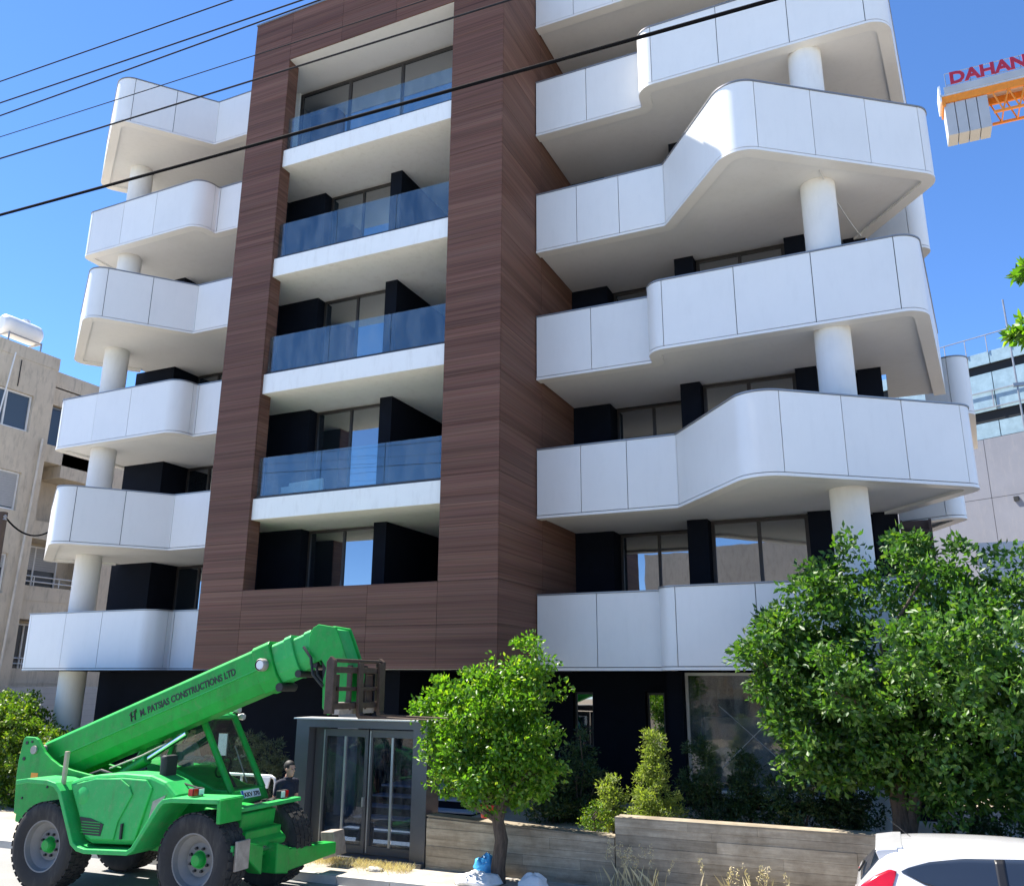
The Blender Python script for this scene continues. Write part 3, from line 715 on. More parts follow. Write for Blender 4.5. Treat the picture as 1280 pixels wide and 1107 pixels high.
# ================================================================== entrance gate
gt = root('entrance_gate', (-9.5, 14.3, .116), 'dark grey steel portal with two glazed gate leaves', 'gate')
fm = MB().box(-10.96, -10.66, 14.1, 14.55, .1, 2.36).box(-8.36, -8.06, 14.1, 14.55, .1, 2.36).box(-10.96, -8.06, 14.1, 14.55, 2.36, 2.50)
fm.build('portal_frame', 'gate_metal', gt)
box('portal_cap', -11.0, -8.02, 14.05, 14.6, 2.502, 2.525, 'light_metal', gt)
box('threshold', -11.0, -8.06, 13.98, 14.5, .10, .19, 'gate_metal', gt)
box('jamb', -10.64, -10.46, 14.3, 14.5, .2, 2.35, 'gate_metal', gt)
for (xa, xb) in ((-10.44, -9.43), (-9.40, -8.39)):
    f = MB(); y0, y1 = 14.28, 14.34; s = .07
    f.box(xa, xa + s, y0, y1, .21, 2.33).box(xb - s, xb, y0, y1, .21, 2.33).box(xa + s, xb - s, y0, y1, .21, .34).box(xa + s, xb - s, y0, y1, 2.2, 2.33)
    lf = f.build('gate_leaf', 'gate_metal', gt)
    xm = (xa + xb) / 2
    box('centre_bar', xm - .022, xm + .022, y0 - .012, y0 + .02, .34, 2.2, 'gate_light', lf)
    box('edge_strip', xa + .012, xa + .035, y0 - .012, y0 - .002, .23, 2.31, 'gate_light', lf)
    for a_, b_ in ((xa + s, xm - .022), (xm + .022, xb - s)):
        box('pane', a_, b_, 14.305, 14.315, .34, 2.2, 'gate_glass', lf)
box('handle', -9.47, -9.44, 14.20, 14.27, 1.0, 1.16, 'gate_light', gt)
sgn = MB().prism([(-9.95, .62), (-9.52, .62), (-9.5, 1.12), (-9.78, 1.12)], 14.7, 14.72, 'y').build('leaning_board', 'interior_grey'); tag(sgn, 'grey board leaning beside the steps behind the glazed gate', 'board')
sgn.location.z -= 0.45
# ================================================================== telehandler (local frame: x forward, y to its left, z up)
TY = R_(2.5)
TL = root('telehandler', (-11.42, 11.48, 0.0), 'green telehandler with raised boom and pallet forks parked on the road', 'telehandler', rz=TY, local=True)
def wheel(parent, x, y, r, w, sgn, rimcol='rim_grey', hubcol='machine_green', big=True):
    """sgn: -1 outer face towards -y"""
    rr = r * .56
    rim = MB().lathe([(rr * .30, sgn * w * .12), (rr * .62, sgn * w * .10), (rr * .72, sgn * w * .22), (rr * .90, sgn * w * .30), (rr * .97, sgn * w * .46), (rr * 1.03, sgn * w * .47), (rr * 1.03, -sgn * w * .45), (rr * .9, -sgn * w * .4), (rr * .3, -sgn * w * .2)], (x, y, r), 'y', 40)
    ro = rim.build('wheel', rimcol, parent, smooth=True)
    t = MB()
    t.lathe([(rr * 1.0, -w * .46), (rr * 1.10, -w * .50), (r * .80, -w * .535), (r * .90, -w * .53), (r * .955, -w * .47), (r * .972, -w * .30), (r * .975, 0), (r * .972, w * .30), (r * .955, w * .47), (r * .90, w * .53), (r * .80, w * .535), (rr * 1.10, w * .50), (rr * 1.0, w * .46)], (x, y, r), 'y', 56)
    if big:
        nb = 34
        for row in range(4):
            for i in range(nb):
                a_ = 2 * math.pi * (i + .5 * (row % 2)) / nb; da = 2 * math.pi / nb * .36
                ya = y - w * .48 + row * w * .245; yb = ya + w * .205; vs = []
                for rad in (r * .965, r * .992):
                    for (aa, yy) in ((a_ - da, ya), (a_ + da, ya), (a_ + da * .8, yb), (a_ - da * .8, yb)):
                        vs.append((x + rad * math.cos(aa), yy, r + rad * math.sin(aa)))
                t.add(vs, [(4, 5, 6, 7), (0, 1, 5, 4), (1, 2, 6, 5), (2, 3, 7, 6), (3, 0, 4, 7)])
    t.build('tyre', 'tyre_rubber', ro, smooth=True)
    h = MB().lathe([(0, sgn * w * .34), (rr * .20, sgn * w * .34), (rr * .26, sgn * w * .28), (rr * .30, sgn * w * .12), (rr * .34, sgn * w * .12)], (x, y, r), 'y', 24)
    h.build('hub', hubcol, ro, smooth=True)
    if big:
        for i in range(8):
            a_ = 2 * math.pi * (i + .5) / 8
            MB().lathe([(0, sgn * w * .20), (.020, sgn * w * .20), (.022, sgn * w * .09)], (x + rr * .44 * math.cos(a_), y, r + rr * .44 * math.sin(a_)), 'y', 8).build('wheel_nut', 'machine_dark', ro)
    return ro
WR = .665
for x in (-1.5, 1.5):
    wheel(TL, x, -.83, WR, .44, -1); wheel(TL, x, .80, WR, .44, 1)
# chassis, axles
ch = MB().prism([(-2.75, .72), (-2.2, .62), (1.9, .62), (1.95, 1.0), (-2.75, 1.05)], -.44, .44)
ch.build('chassis', 'machine_green', TL, bevel=.02)
for x in (-1.5, 1.5):
    MB().tube([(x, -.7, WR), (x, .7, WR)], .15, 14).lathe([(.0, -.3), (.22, -.22), (.27, 0), (.22, .22), (0, .3)], (x, 0, WR), 'y', 18).build('axle', 'machine_dark', TL, smooth=True)
# rear tower plates
prof = [(-2.90, 1.0), (-2.97, 1.60), (-2.97, 1.85), (-2.92, 2.20), (-2.88, 2.24), (-2.66, 2.235), (-2.58, 2.20), (-2.50, 2.12), (-2.38, 2.00), (-2.22, 1.90), (-2.0, 1.80), (-1.7, 1.74), (-1.2, 1.67), (-1.15, 1.0), (-2.0, .8)]
for y in (-.47, .41):
    MB().prism(prof, y, y + .06).build('rear_plate', 'machine_green', TL, bevel=.012)
MB().prism([(-2.93, .85), (-2.95, 1.75), (-2.6, 1.75), (-2.4, .85)], -.41, .41).build('counterweight', 'machine_green', TL, bevel=.03)
MB().tube([(-2.62, -.5, 2.03), (-2.62, .5, 2.03)], .07, 14).build('boom_pin', 'worn_steel', TL, smooth=True)
# boom
BA = math.atan2(1.44, 3.99); bd = np.array([math.cos(BA), 0, math.sin(BA)]); bn = np.array([-math.sin(BA), 0, math.cos(BA)]); bp0 = np.array([-2.03, 0, 1.99])
def boom_sec(s0, s1, prof, name, mat='machine_green', taper=1.0, bevel=.012, caps=True, parent=None):
    vs = []; n = len(prof)
    for s, k in ((s0, 1.0), (s1, taper)):
        for y, q in prof: vs.append(bp0 + bd * s + np.array([0, y * k, 0]) + bn * q * k)
    fs = [(i, (i + 1) % n, (i + 1) % n + n, i + n) for i in range(n)] + [tuple(range(n - 1, -1, -1)), tuple(range(n, 2 * n))]
    return MB().add(vs, fs).build(name, mat, parent or TL, bevel=bevel)
oct_ = [(-.27, .30), (-.22, .35), (.22, .35), (.27, .30), (.27, .0), (.235, -.20), (.15, -.36), (-.15, -.36), (-.235, -.20), (-.27, .0)]
def sc(p, k): return [(y * k, q * k) for y, q in p]
boom = boom_sec(-.55, 4.18, oct_, 'boom')
boom_sec(-.2, 4.12, [(-.296, .010), (-.262, .014), (-.262, -.012), (-.296, -.006)], 'seam_rib', 'machine_green_pale', bevel=0, parent=boom)
boom_sec(4.02, 4.36, sc(oct_, 1.06), 'boom_collar', parent=boom)
s2 = boom_sec(4.36, 4.74, sc(oct_, .88), 'boom_stage', 'machine_green_pale')
boom_sec(4.62, 4.76, sc(oct_, .93), 'stage_collar', 'machine_green_pale', parent=s2)
s3 = boom_sec(4.74, 5.10, sc(oct_, .76), 'boom_stage', 'machine_green_pale')
boom_sec(4.98, 5.12, sc(oct_, .81), 'stage_collar', 'machine_green_pale', parent=s3)
for s_, q_, r_ in ((4.33, -.38, .07), (4.72, -.30, .06), (5.05, -.26, .06)):
    p = bp0 + bd * s_ + bn * q_
    MB().tube([p + np.array([0, -.2, 0]), p + np.array([0, .2, 0])], r_, 10).build('wear_pad', 'machine_dark', TL, smooth=True)
p = bp0 + bd * 4.2 + np.array([0, -.29, 0]) + bn * .03
MB().lathe([(0, -.10), (.07, -.10), (.085, -.06), (.085, 0)], p, 'y', 18).build('boom_lamp', 'lamp_clear', TL, smooth=True)
MB().lathe([(.085, -.112), (.10, -.09), (.10, 0), (.085, 0)], p, 'y', 18).build('lamp_ring', 'worn_steel', TL, smooth=True)
# boom head
hp = [(2.70, 3.86), (2.76, 4.02), (2.86, 4.07), (3.18, 4.02), (3.27, 3.85), (3.40, 3.56), (3.50, 3.36), (3.47, 3.05), (3.40, 2.78), (3.12, 2.70), (3.02, 2.80), (3.0, 3.20), (3.05, 3.40), (2.95, 3.52), (2.72, 3.44)]
for y in (-.23, .19): MB().prism(hp, y, y + .04).build('head_plate', 'machine_green', TL, bevel=.01)
MB().prism([(2.80, 3.95), (2.88, 4.03), (3.16, 3.98), (3.44, 3.38), (3.36, 3.36), (3.10, 3.88)], -.19, .19).build('head_web', 'machine_green_pale', TL)
MB().prism([(2.9, 3.7), (3.1, 3.55), (3.2, 3.0), (3.1, 2.85), (2.98, 3.0)], -.16, .16).build('head_core', 'machine_dark', TL)
for i, yy in enumerate((-.25, -.12, .1)):
    MB().tube([(2.62, yy, 3.72), (2.80, yy - .04, 3.55), (2.86, yy - .05, 3.30), (3.02, yy, 3.12)], .022, 8).build('hydraulic_hose', 'machine_dark', TL, smooth=True)
for bx_, bz_, br_ in ((-2.82, 2.14, .030), (-2.70, 2.16, .022), (-2.84, 1.88, .032), (-2.2, 1.45, .02), (-1.75, 1.45, .02), (-2.75, 1.25, .02)):
    MB().lathe([(0, -.012), (br_, -.012), (br_, 0)], (bx_, -.47, bz_), 'y', 10).build('plate_bolt', 'machine_dark', TL)
MB().box(-2.62, -2.46, -.474, -.47, 1.55, 1.66).build('warning_label', 'lamp_amber', TL)
# fork carriage
cr = MB()
for z in (2.80, 3.32): cr.box(3.50, 3.56, -.80, .62, z, z + .09)
cr.prism([(3.46, 2.74), (3.60, 2.74), (3.60, 3.50), (3.52, 3.56), (3.46, 3.48)], -.84, -.76)
cr.prism([(3.46, 2.74), (3.60, 2.74), (3.60, 3.50), (3.52, 3.56), (3.46, 3.48)], .58, .66)
for y in (-.24, .20): cr.box(3.44, 3.52, y, y + .045, 2.78, 3.44)
cr.box(3.455, 3.49, -.74, -.50, 2.80, 3.30); cr.box(3.455, 3.49, .25, .46, 2.80, 3.30); cr.box(3.50, 3.55, -.6, .6, 3.06, 3.12)
carr = cr.build('fork_carriage', 'carriage_steel', TL, bevel=.008)
MB().tube([(3.54, -.82, 3.50), (3.54, .64, 3.50)], .03, 10).build('top_bar', 'carriage_steel', carr, smooth=True)
MB().prism([(3.38, 2.72), (3.5, 2.72), (3.52, 2.86), (3.44, 2.9)], -.5, .5).build('lower_plate', 'worn_steel', carr)
for y in (-.15, .46):
    f = MB().prism([(3.565, 3.48), (3.61, 3.48), (3.625, 2.74), (3.66, 2.70), (4.80, 2.665), (4.80, 2.655), (3.62, 2.65), (3.575, 2.70)], y, y + .13)
    f.build('fork', 'carriage_steel', carr, bevel=.006)
# lift cylinder
MB().tube([(-1.25, -.12, 1.50), (-.42, -.12, 1.93)], .085, 16).build('lift_cylinder', 'machine_green', TL, smooth=True)
MB().tube([(-.42, -.12, 1.93), (.35, -.12, 2.36)], .045, 14).build('cylinder_rod', 'chrome', TL, smooth=True)
MB().tube([(-1.6, -.3, 1.62), (-1.2, -.32, 1.74), (-.75, -.30, 1.66), (-.3, -.25, 1.8)], .025, 8).build('hydraulic_hose', 'machine_dark', TL, smooth=True)
MB().tube([(-1.0, -.34, 1.78), (-.35, -.34, 2.0), (.1, -.3, 2.2)], .016, 8).build('hydraulic_hose', 'worn_steel', TL, smooth=True)
# engine housing on the right flank (towards the road)
hood = [(-1.22, 1.62), (-.95, 1.70), (-.60, 1.755), (-.1, 1.79), (.46, 1.78), (.75, 1.70), (1.02, 1.50), (.84, 1.36), (.34, .78), (-.58, .74), (-.75, .80)]
MB().prism(hood, -.93, -.40).build('engine_housing', 'machine_green_pale', TL, bevel=.05)
dr = MB().prism([(-1.14, 1.57), (-.90, 1.64), (-.56, 1.69), (-.1, 1.73), (.40, 1.72), (.53, 1.60), (.30, .84), (-.56, .80), (-.71, .86)], -.965, -.925)
door = dr.build('engine_door', 'machine_green_pale', TL, bevel=.022)
MB().prism([(-1.10, 1.585), (-.60, 1.70), (-.1, 1.72), (.10, 1.62), (.18, 1.50), (-.05, 1.10), (-.10, .84), (-.55, .82), (-.69, .88)], -.99, -.962).build('door_bulge', 'machine_green_pale', door, bevel=.025)
MB().prism([(-.82, 1.13), (-.60, 1.12), (-.32, 1.05), (-.36, .88), (-.70, .88)], -1.0, -.985).build('vent', 'machine_dark', door)
for i in range(5):
    z = .91 + i * .038
    MB().box(-.76, -.38, -1.006, -1.0, z, z + .012).build('vent_slat', 'machine_green', door)
MB().lathe([(0, -.012), (.12, -.012), (.14, 0), (.14, .02)], (-.82, -.985, 1.44), 'y', 28).build('round_badge', 'machine_green_pale', door, smooth=True)
MB().box(.03, .06, -1.002, -.96, .86, 1.08).build('door_handle', 'machine_dark', door)
MB().prism([(.56, 1.42), (.80, 1.52), (.66, 1.22), (.48, .98)], -.945, -.93).build('side_grille', 'worn_steel', TL)
# continuous mudguard flange
fl_ = [(-2.20, 1.585), (-1.95, 1.62), (-1.52, 1.615), (-1.34, 1.58), (-1.22, 1.48), (-.82, .76), (-.70, .69), (-.55, .665), (.30, .70), (.40, .76), (.82, 1.38), (.90, 1.45), (1.05, 1.475), (1.95, 1.50)]
P2 = [np.array(q) for q in fl_]; fin = MB(); vs = []
for i, q in enumerate(P2):
    t_ = P2[min(i + 1, len(P2) - 1)] - P2[max(i - 1, 0)]; t_ = t_ / np.linalg.norm(t_); nn = np.array([-t_[1], t_[0]])
    a_, b_ = q + nn * .035, q - nn * .035
    vs += [(a_[0], -1.10, a_[1]), (b_[0], -1.10, b_[1]), (b_[0], -.55, b_[1]), (a_[0], -.55, a_[1])]
fs = [(i * 4 + j, i * 4 + (j + 1) % 4, i * 4 + 4 + (j + 1) % 4, i * 4 + 4 + j) for i in range(len(P2) - 1) for j in range(4)] + [(3, 2, 1, 0), tuple(len(vs) - 4 + j for j in range(4))]
fin.add(vs, fs).build('mudguard', 'machine_green_pale', TL, bevel=.012)
for x0, x1 in ((-2.2, -1.1),): MB().prism([(x0, 1.50), (x1, 1.50), (x1, 1.56), (x0, 1.56)], .55, 1.08).build('mudguard', 'machine_green', TL, bevel=.02)
MB().prism([(1.90, 1.52), (1.97, 1.52), (1.99, 1.2), (1.92, 1.2)], -1.1, -.62).build('mud_flap', 'machine_green', TL, bevel=.008)
MB().box(-1.345, -1.285, -.98, -.92, 1.58, 2.08).build('marker_post', 'tan_post', TL, bevel=.008)
# front deck bar, nose box
MB().box(1.70, 1.84, -.60, 1.08, 1.27, 1.33).build('front_bar', 'machine_green_pale', TL, bevel=.012)
MB().prism([(1.1, .95), (1.80, .90), (1.84, 1.24), (1.1, 1.3)], -.42, .42).build('nose_box', 'machine_green', TL, bevel=.025)
MB().prism([(1.15, .65), (1.95, .60), (2.02, .82), (1.85, .95), (1.15, .92)], -.5, .5).build('front_axle_cradle', 'machine_green', TL, bevel=.03)
# stabiliser legs, folded up
def limb(p0, p1, h0, h1, w, name, mat='machine_green', parent=None):
    p0 = np.array(p0, float); p1 = np.array(p1, float); vs = []
    for p_, h in ((p0, h0), (p1, h1)):
        for dx, dz in ((-w, -h), (w, -h), (w, h), (-w, h)): vs.append((p_[0] + dx, p_[1], p_[2] + dz))
    return MB().add(vs, [(3, 2, 1, 0), (4, 5, 6, 7), (0, 1, 5, 4), (1, 2, 6, 5), (2, 3, 7, 6), (3, 0, 4, 7)]).build(name, mat, parent or TL, bevel=.018)
leg = limb((2.02, .30, .50), (2.04, 1.72, .47), .17, .09, .13, 'stabiliser_leg')
limb((2.02, .05, .58), (2.03, .36, .50), .22, .19, .16, 'leg_socket', parent=leg)
MB().prism([(1.72, .66), (1.98, .68), (2.06, .30), (1.80, .22)], 1.90, 2.24, 'y').build('foot_pad', 'worn_steel', leg, bevel=.01)
leg = limb((2.02, -.25, .60), (2.04, -.62, .78), .20, .12, .13, 'stabiliser_leg')
limb((2.02, -.62, .70), (2.02, -.98, .78), .15, .13, .12, 'leg_socket', 'machine_green_pale', parent=leg)
MB().prism([(2.16, .96), (2.20, .96), (2.20, .56), (2.16, .56)], -.94, -.64, 'y').build('foot_pad', 'worn_steel', leg, bevel=.008)
MB().tube([(1.98, -.1, .72), (1.98, .75, .68)], .05, 12).build('stabiliser_ram', 'chrome', TL, smooth=True)
# cab on the left flank
cabY0, cabY1 = .22, 1.08
lower = MB().prism([(-1.32, 1.02), (-1.34, 1.72), (-1.28, 1.86), (-.92, 1.84), (-.10, 1.76), (.72, 1.48), (1.06, 1.47), (1.10, 1.46), (1.18, 1.30), (1.20, 1.02)], cabY0, cabY1)
cab = lower.build('cab', 'machine_green', TL, bevel=.02)
def bar(p, q, w=.03, mat='machine_green', name='cab_pillar', parent=None):
    return MB().tube([p, q], w, 6).build(name, mat, parent or cab)
for y in (cabY0 + .03, cabY1 - .03):
    bar((.33, y, 2.58), (1.06, y, 1.44), .055); bar((-.62, y, 2.55), (-1.02, y, 1.82), .05); bar((.28, y, 2.56), (-.66, y, 2.55), .04)
bar((-.18, cabY0 + .03, 2.55), (-.36, cabY0 + .03, 1.78), .035)
MB().prism([(-.75, 2.56), (-.70, 2.63), (.30, 2.66), (.38, 2.60), (.36, 2.56)], cabY0 - .02, cabY1 + .02).build('cab_roof', 'machine_green_pale', cab, bevel=.02)
def quad(name, pts, mat, th=.008):
    n_ = (Vector(pts[1]) - Vector(pts[0])).cross(Vector(pts[2]) - Vector(pts[0])).normalized() * th
    k = len(pts); vs = list(pts) + [tuple(Vector(q) + n_) for q in pts]
    return MB().add(vs, [tuple(range(k)), tuple(range(2 * k - 1, k - 1, -1))] + [(i, (i + 1) % k, (i + 1) % k + k, i + k) for i in range(k)]).build(name, mat, cab)
y0, y1 = cabY0 + .03, cabY1 - .03
quad('windscreen', [(1.03, y0, 1.48), (1.03, y1, 1.48), (.36, y1, 2.54), (.36, y0, 2.54)], 'clear_glass')
quad('side_window', [(.98, y0, 1.50), (.72, y0, 1.50), (-.34, y0, 1.78), (-.17, y0, 2.53), (.32, y0, 2.53)], 'clear_glass')
quad('side_window', [(-.38, y0, 1.80), (-.96, y0, 1.84), (-.60, y0, 2.52), (-.22, y0, 2.52)], 'clear_glass')
quad('side_window', [(.98, y1, 1.50), (-.96, y1, 1.84), (-.60, y1, 2.52), (.32, y1, 2.53)], 'clear_glass')
quad('rear_window', [(-.98, y0, 1.86), (-.98, y1, 1.86), (-.64, y1, 2.52), (-.64, y0, 2.52)], 'clear_glass')
MB().tube([(.62, .78, 2.12), (.98, .72, 1.55)], .012, 6).build('wiper', 'worn_steel', cab)
# seat and steering wheel
MB().box(-.55, -.02, .42, .88, 1.34, 1.50).build('seat', 'machine_dark', cab, bevel=.03)
MB().prism([(-.58, 1.48), (-.44, 1.48), (-.60, 2.12), (-.72, 2.10)], .42, .88).build('seat_back', 'machine_dark', cab, bevel=.03)
ring = [(.52 + .06 * math.sin(a_), .65 + .17 * math.cos(a_), 1.78 + .16 * math.sin(a_)) for a_ in np.linspace(0, 2 * math.pi, 21)]
MB().tube(ring, .016, 6, caps=False).build('steering_wheel', 'machine_dark', cab, smooth=True)
MB().tube([(.54, .65, 1.76), (.80, .65, 1.46)], .04, 8).build('steering_column', 'machine_dark', cab, smooth=True)
# registration plate
plate = MB().add([(1.172, .40, 1.335), (1.172, .86, 1.335), (1.112, .86, 1.45), (1.112, .40, 1.45), (1.186, .40, 1.342), (1.186, .86, 1.342), (1.126, .86, 1.457), (1.126, .40, 1.457)],
                 [(0, 3, 2, 1), (4, 5, 6, 7), (0, 1, 5, 4), (1, 2, 6, 5), (2, 3, 7, 6), (3, 0, 4, 7)]).build('number_plate', 'sign_white', TL)
upd = np.array([-.06, 0, .115]); upd /= np.linalg.norm(upd)
text_mesh('plate_lettering', 'KKV 370', .10, 'decal_black', plate, ((1.183, .455, 1.362), (0, 1, 0), upd), .002, .38, .002)
MB().add([(1.187, .402, 1.346), (1.187, .442, 1.346), (1.129, .442, 1.456), (1.129, .402, 1.456)], [(0, 1, 2, 3)]).build('plate_band', 'decal_blue', plate)
# lamps and mirror
MB().box(1.28, 1.36, -1.0, -.76, 1.53, 1.64).build('lamp_housing', 'machine_dark', TL, bevel=.008)
MB().box(1.362, 1.375, -.99, -.90, 1.54, 1.63).build('indicator_lamp', 'lamp_red', TL, bevel=.004); MB().box(1.362, 1.375, -.88, -.77, 1.545, 1.625).build('head_lamp', 'lamp_clear', TL, bevel=.004)
MB().box(1.28, 1.36, -1.01, -1.0, 1.54, 1.63).build('indicator_lamp', 'lamp_red', TL, bevel=.002)
MB().box(1.62, 1.70, .68, .90, 1.335, 1.455).build('lamp_housing', 'machine_dark', TL, bevel=.008); MB().box(1.702, 1.715, .70, .80, 1.345, 1.445).build('head_lamp', 'lamp_clear', TL, bevel=.004); MB().box(1.702, 1.715, .82, .89, 1.345, 1.445).build('indicator_lamp', 'lamp_red', TL, bevel=.004)
MB().tube([(1.30, -.78, 1.62), (1.15, -.62, 1.60), (.72, -.56, 1.66), (.52, -.58, 1.74)], .014, 6).build('mirror_arm', 'machine_dark', TL, smooth=True)
MB().box(.42, .54, -.74, -.46, 1.54, 2.06).build('mirror', 'machine_dark', TL, bevel=.035)
# work lights on the roof
for (x, y, z) in ((.35, .95, 2.74), (.36, 1.08, 2.70), (.40, 1.16, 2.58)):
    MB().lathe([(0, .06), (.05, .06), (.06, .03), (.045, -.05), (0, -.06)], (x, y, z), 'x', 12).build('work_lamp', 'light_metal', cab, smooth=True)
    MB().tube([(x - .03, y - .02, z - .04), (x - .05, y - .1, 2.62)], .014, 6).build('lamp_bracket', 'machine_dark', cab)
# lettering along the boom
fr0 = bp0 + bd * 1.62 + np.array([0, -.274, 0]) + bn * .075
text_mesh('boom_lettering', 'M. PATSIAS CONSTRUCTIONS LTD', .155, 'decal_black', boom, (fr0, bd, bn), .002, 2.02, .004)
lg = MB(); b0 = bp0 + bd * 1.40 + np.array([0, -.275, 0]) + bn * .06
def stroke(pts, w=.013):
    q = [b0 + bd * a_ + bn * c_ for a_, c_ in pts]; lg.tube(q, w, 5)
stroke([(0.02, .0), (.03, .12)]); stroke([(.10, .0), (.11, .12)]); stroke([(.03, .06), (.10, .075)]); stroke([(.0, .11), (.05, .15)]); stroke([(.09, .14), (.15, .16)]); stroke([(.10, .10), (.15, .13)])
lg.build('boom_logo', 'decal_black', boom)
# ================================================================== people
def capsule(mb, p0, p1, r0, r1, seg=12):
    p0 = Vector(p0); p1 = Vector(p1); d = (p1 - p0); L = d.length; d = d.normalized() if L > 1e-6 else Vector((0, 0, 1)); pts = []; rs = []
    for a_ in (-85, -60, -30): pts.append(p0 + d * r0 * math.sin(R_(a_))); rs.append(r0 * math.cos(R_(a_)))
    pts.append(p0); rs.append(r0); pts.append(p1); rs.append(r1)
    for a_ in (30, 60, 85): pts.append(p1 + d * r1 * math.sin(R_(a_))); rs.append(r1 * math.cos(R_(a_)))
    vs = []; up = Vector((0, 0, 1)) if abs(d.z) < .9 else Vector((1, 0, 0)); u = d.cross(up).normalized(); w = u.cross(d)
    for p, r in zip(pts, rs):
        for k in range(seg): a_ = 2 * math.pi * k / seg; vs.append(p + (u * math.cos(a_) + w * math.sin(a_)) * r)
    n = len(pts); fs = [(i * seg + k, i * seg + (k + 1) % seg, (i + 1) * seg + (k + 1) % seg, (i + 1) * seg + k) for i in range(n - 1) for k in range(seg)]
    fs += [tuple(range(seg - 1, -1, -1)), tuple((n - 1) * seg + k for k in range(seg))]
    mb.add(vs, fs)
def ellip(mb, c, r, seg=16, rings=10):
    vs = []; fs = []
    for i in range(rings + 1):
        ph = -math.pi / 2 + math.pi * (i + .001) / (rings + .002)
        for k in range(seg):
            a_ = 2 * math.pi * k / seg; vs.append((c[0] + r[0] * math.cos(ph) * math.cos(a_), c[1] + r[1] * math.cos(ph) * math.sin(a_), c[2] + r[2] * math.sin(ph)))
    for i in range(rings):
        for k in range(seg): fs.append((i * seg + k, i * seg + (k + 1) % seg, (i + 1) * seg + (k + 1) % seg, (i + 1) * seg + k))
    fs += [tuple(range(seg - 1, -1, -1)), tuple(rings * seg + k for k in range(seg))]
    mb.add(vs, fs)
def hand(mb, wrist, d, palm_n, side):
    d = Vector(d).normalized(); pn = Vector(palm_n).normalized(); s = d.cross(pn).normalized() * side
    w = Vector(wrist)
    for k in range(-1, 2): capsule(mb, w + s * .022 * k, w + d * .085 + s * .024 * k, .019, .017)
    for k, L in zip((-1.5, -.5, .5, 1.5), (.060, .075, .080, .068)):
        b_ = w + d * .085 + s * .0205 * k; m_ = b_ + d * L * .55 + pn * .012; e = m_ + d * L * .40 + pn * .030
        capsule(mb, b_, m_, .0095, .009, 8); capsule(mb, m_, e, .009, .0075, 8)
    t0 = w + d * .02 + s * .035; t1 = w + d * .065 + s * .062 + pn * .012; t2 = w + d * .10 + s * .060 + pn * .03
    capsule(mb, t0, t1, .014, .012, 8); capsule(mb, t1, t2, .012, .009, 8)
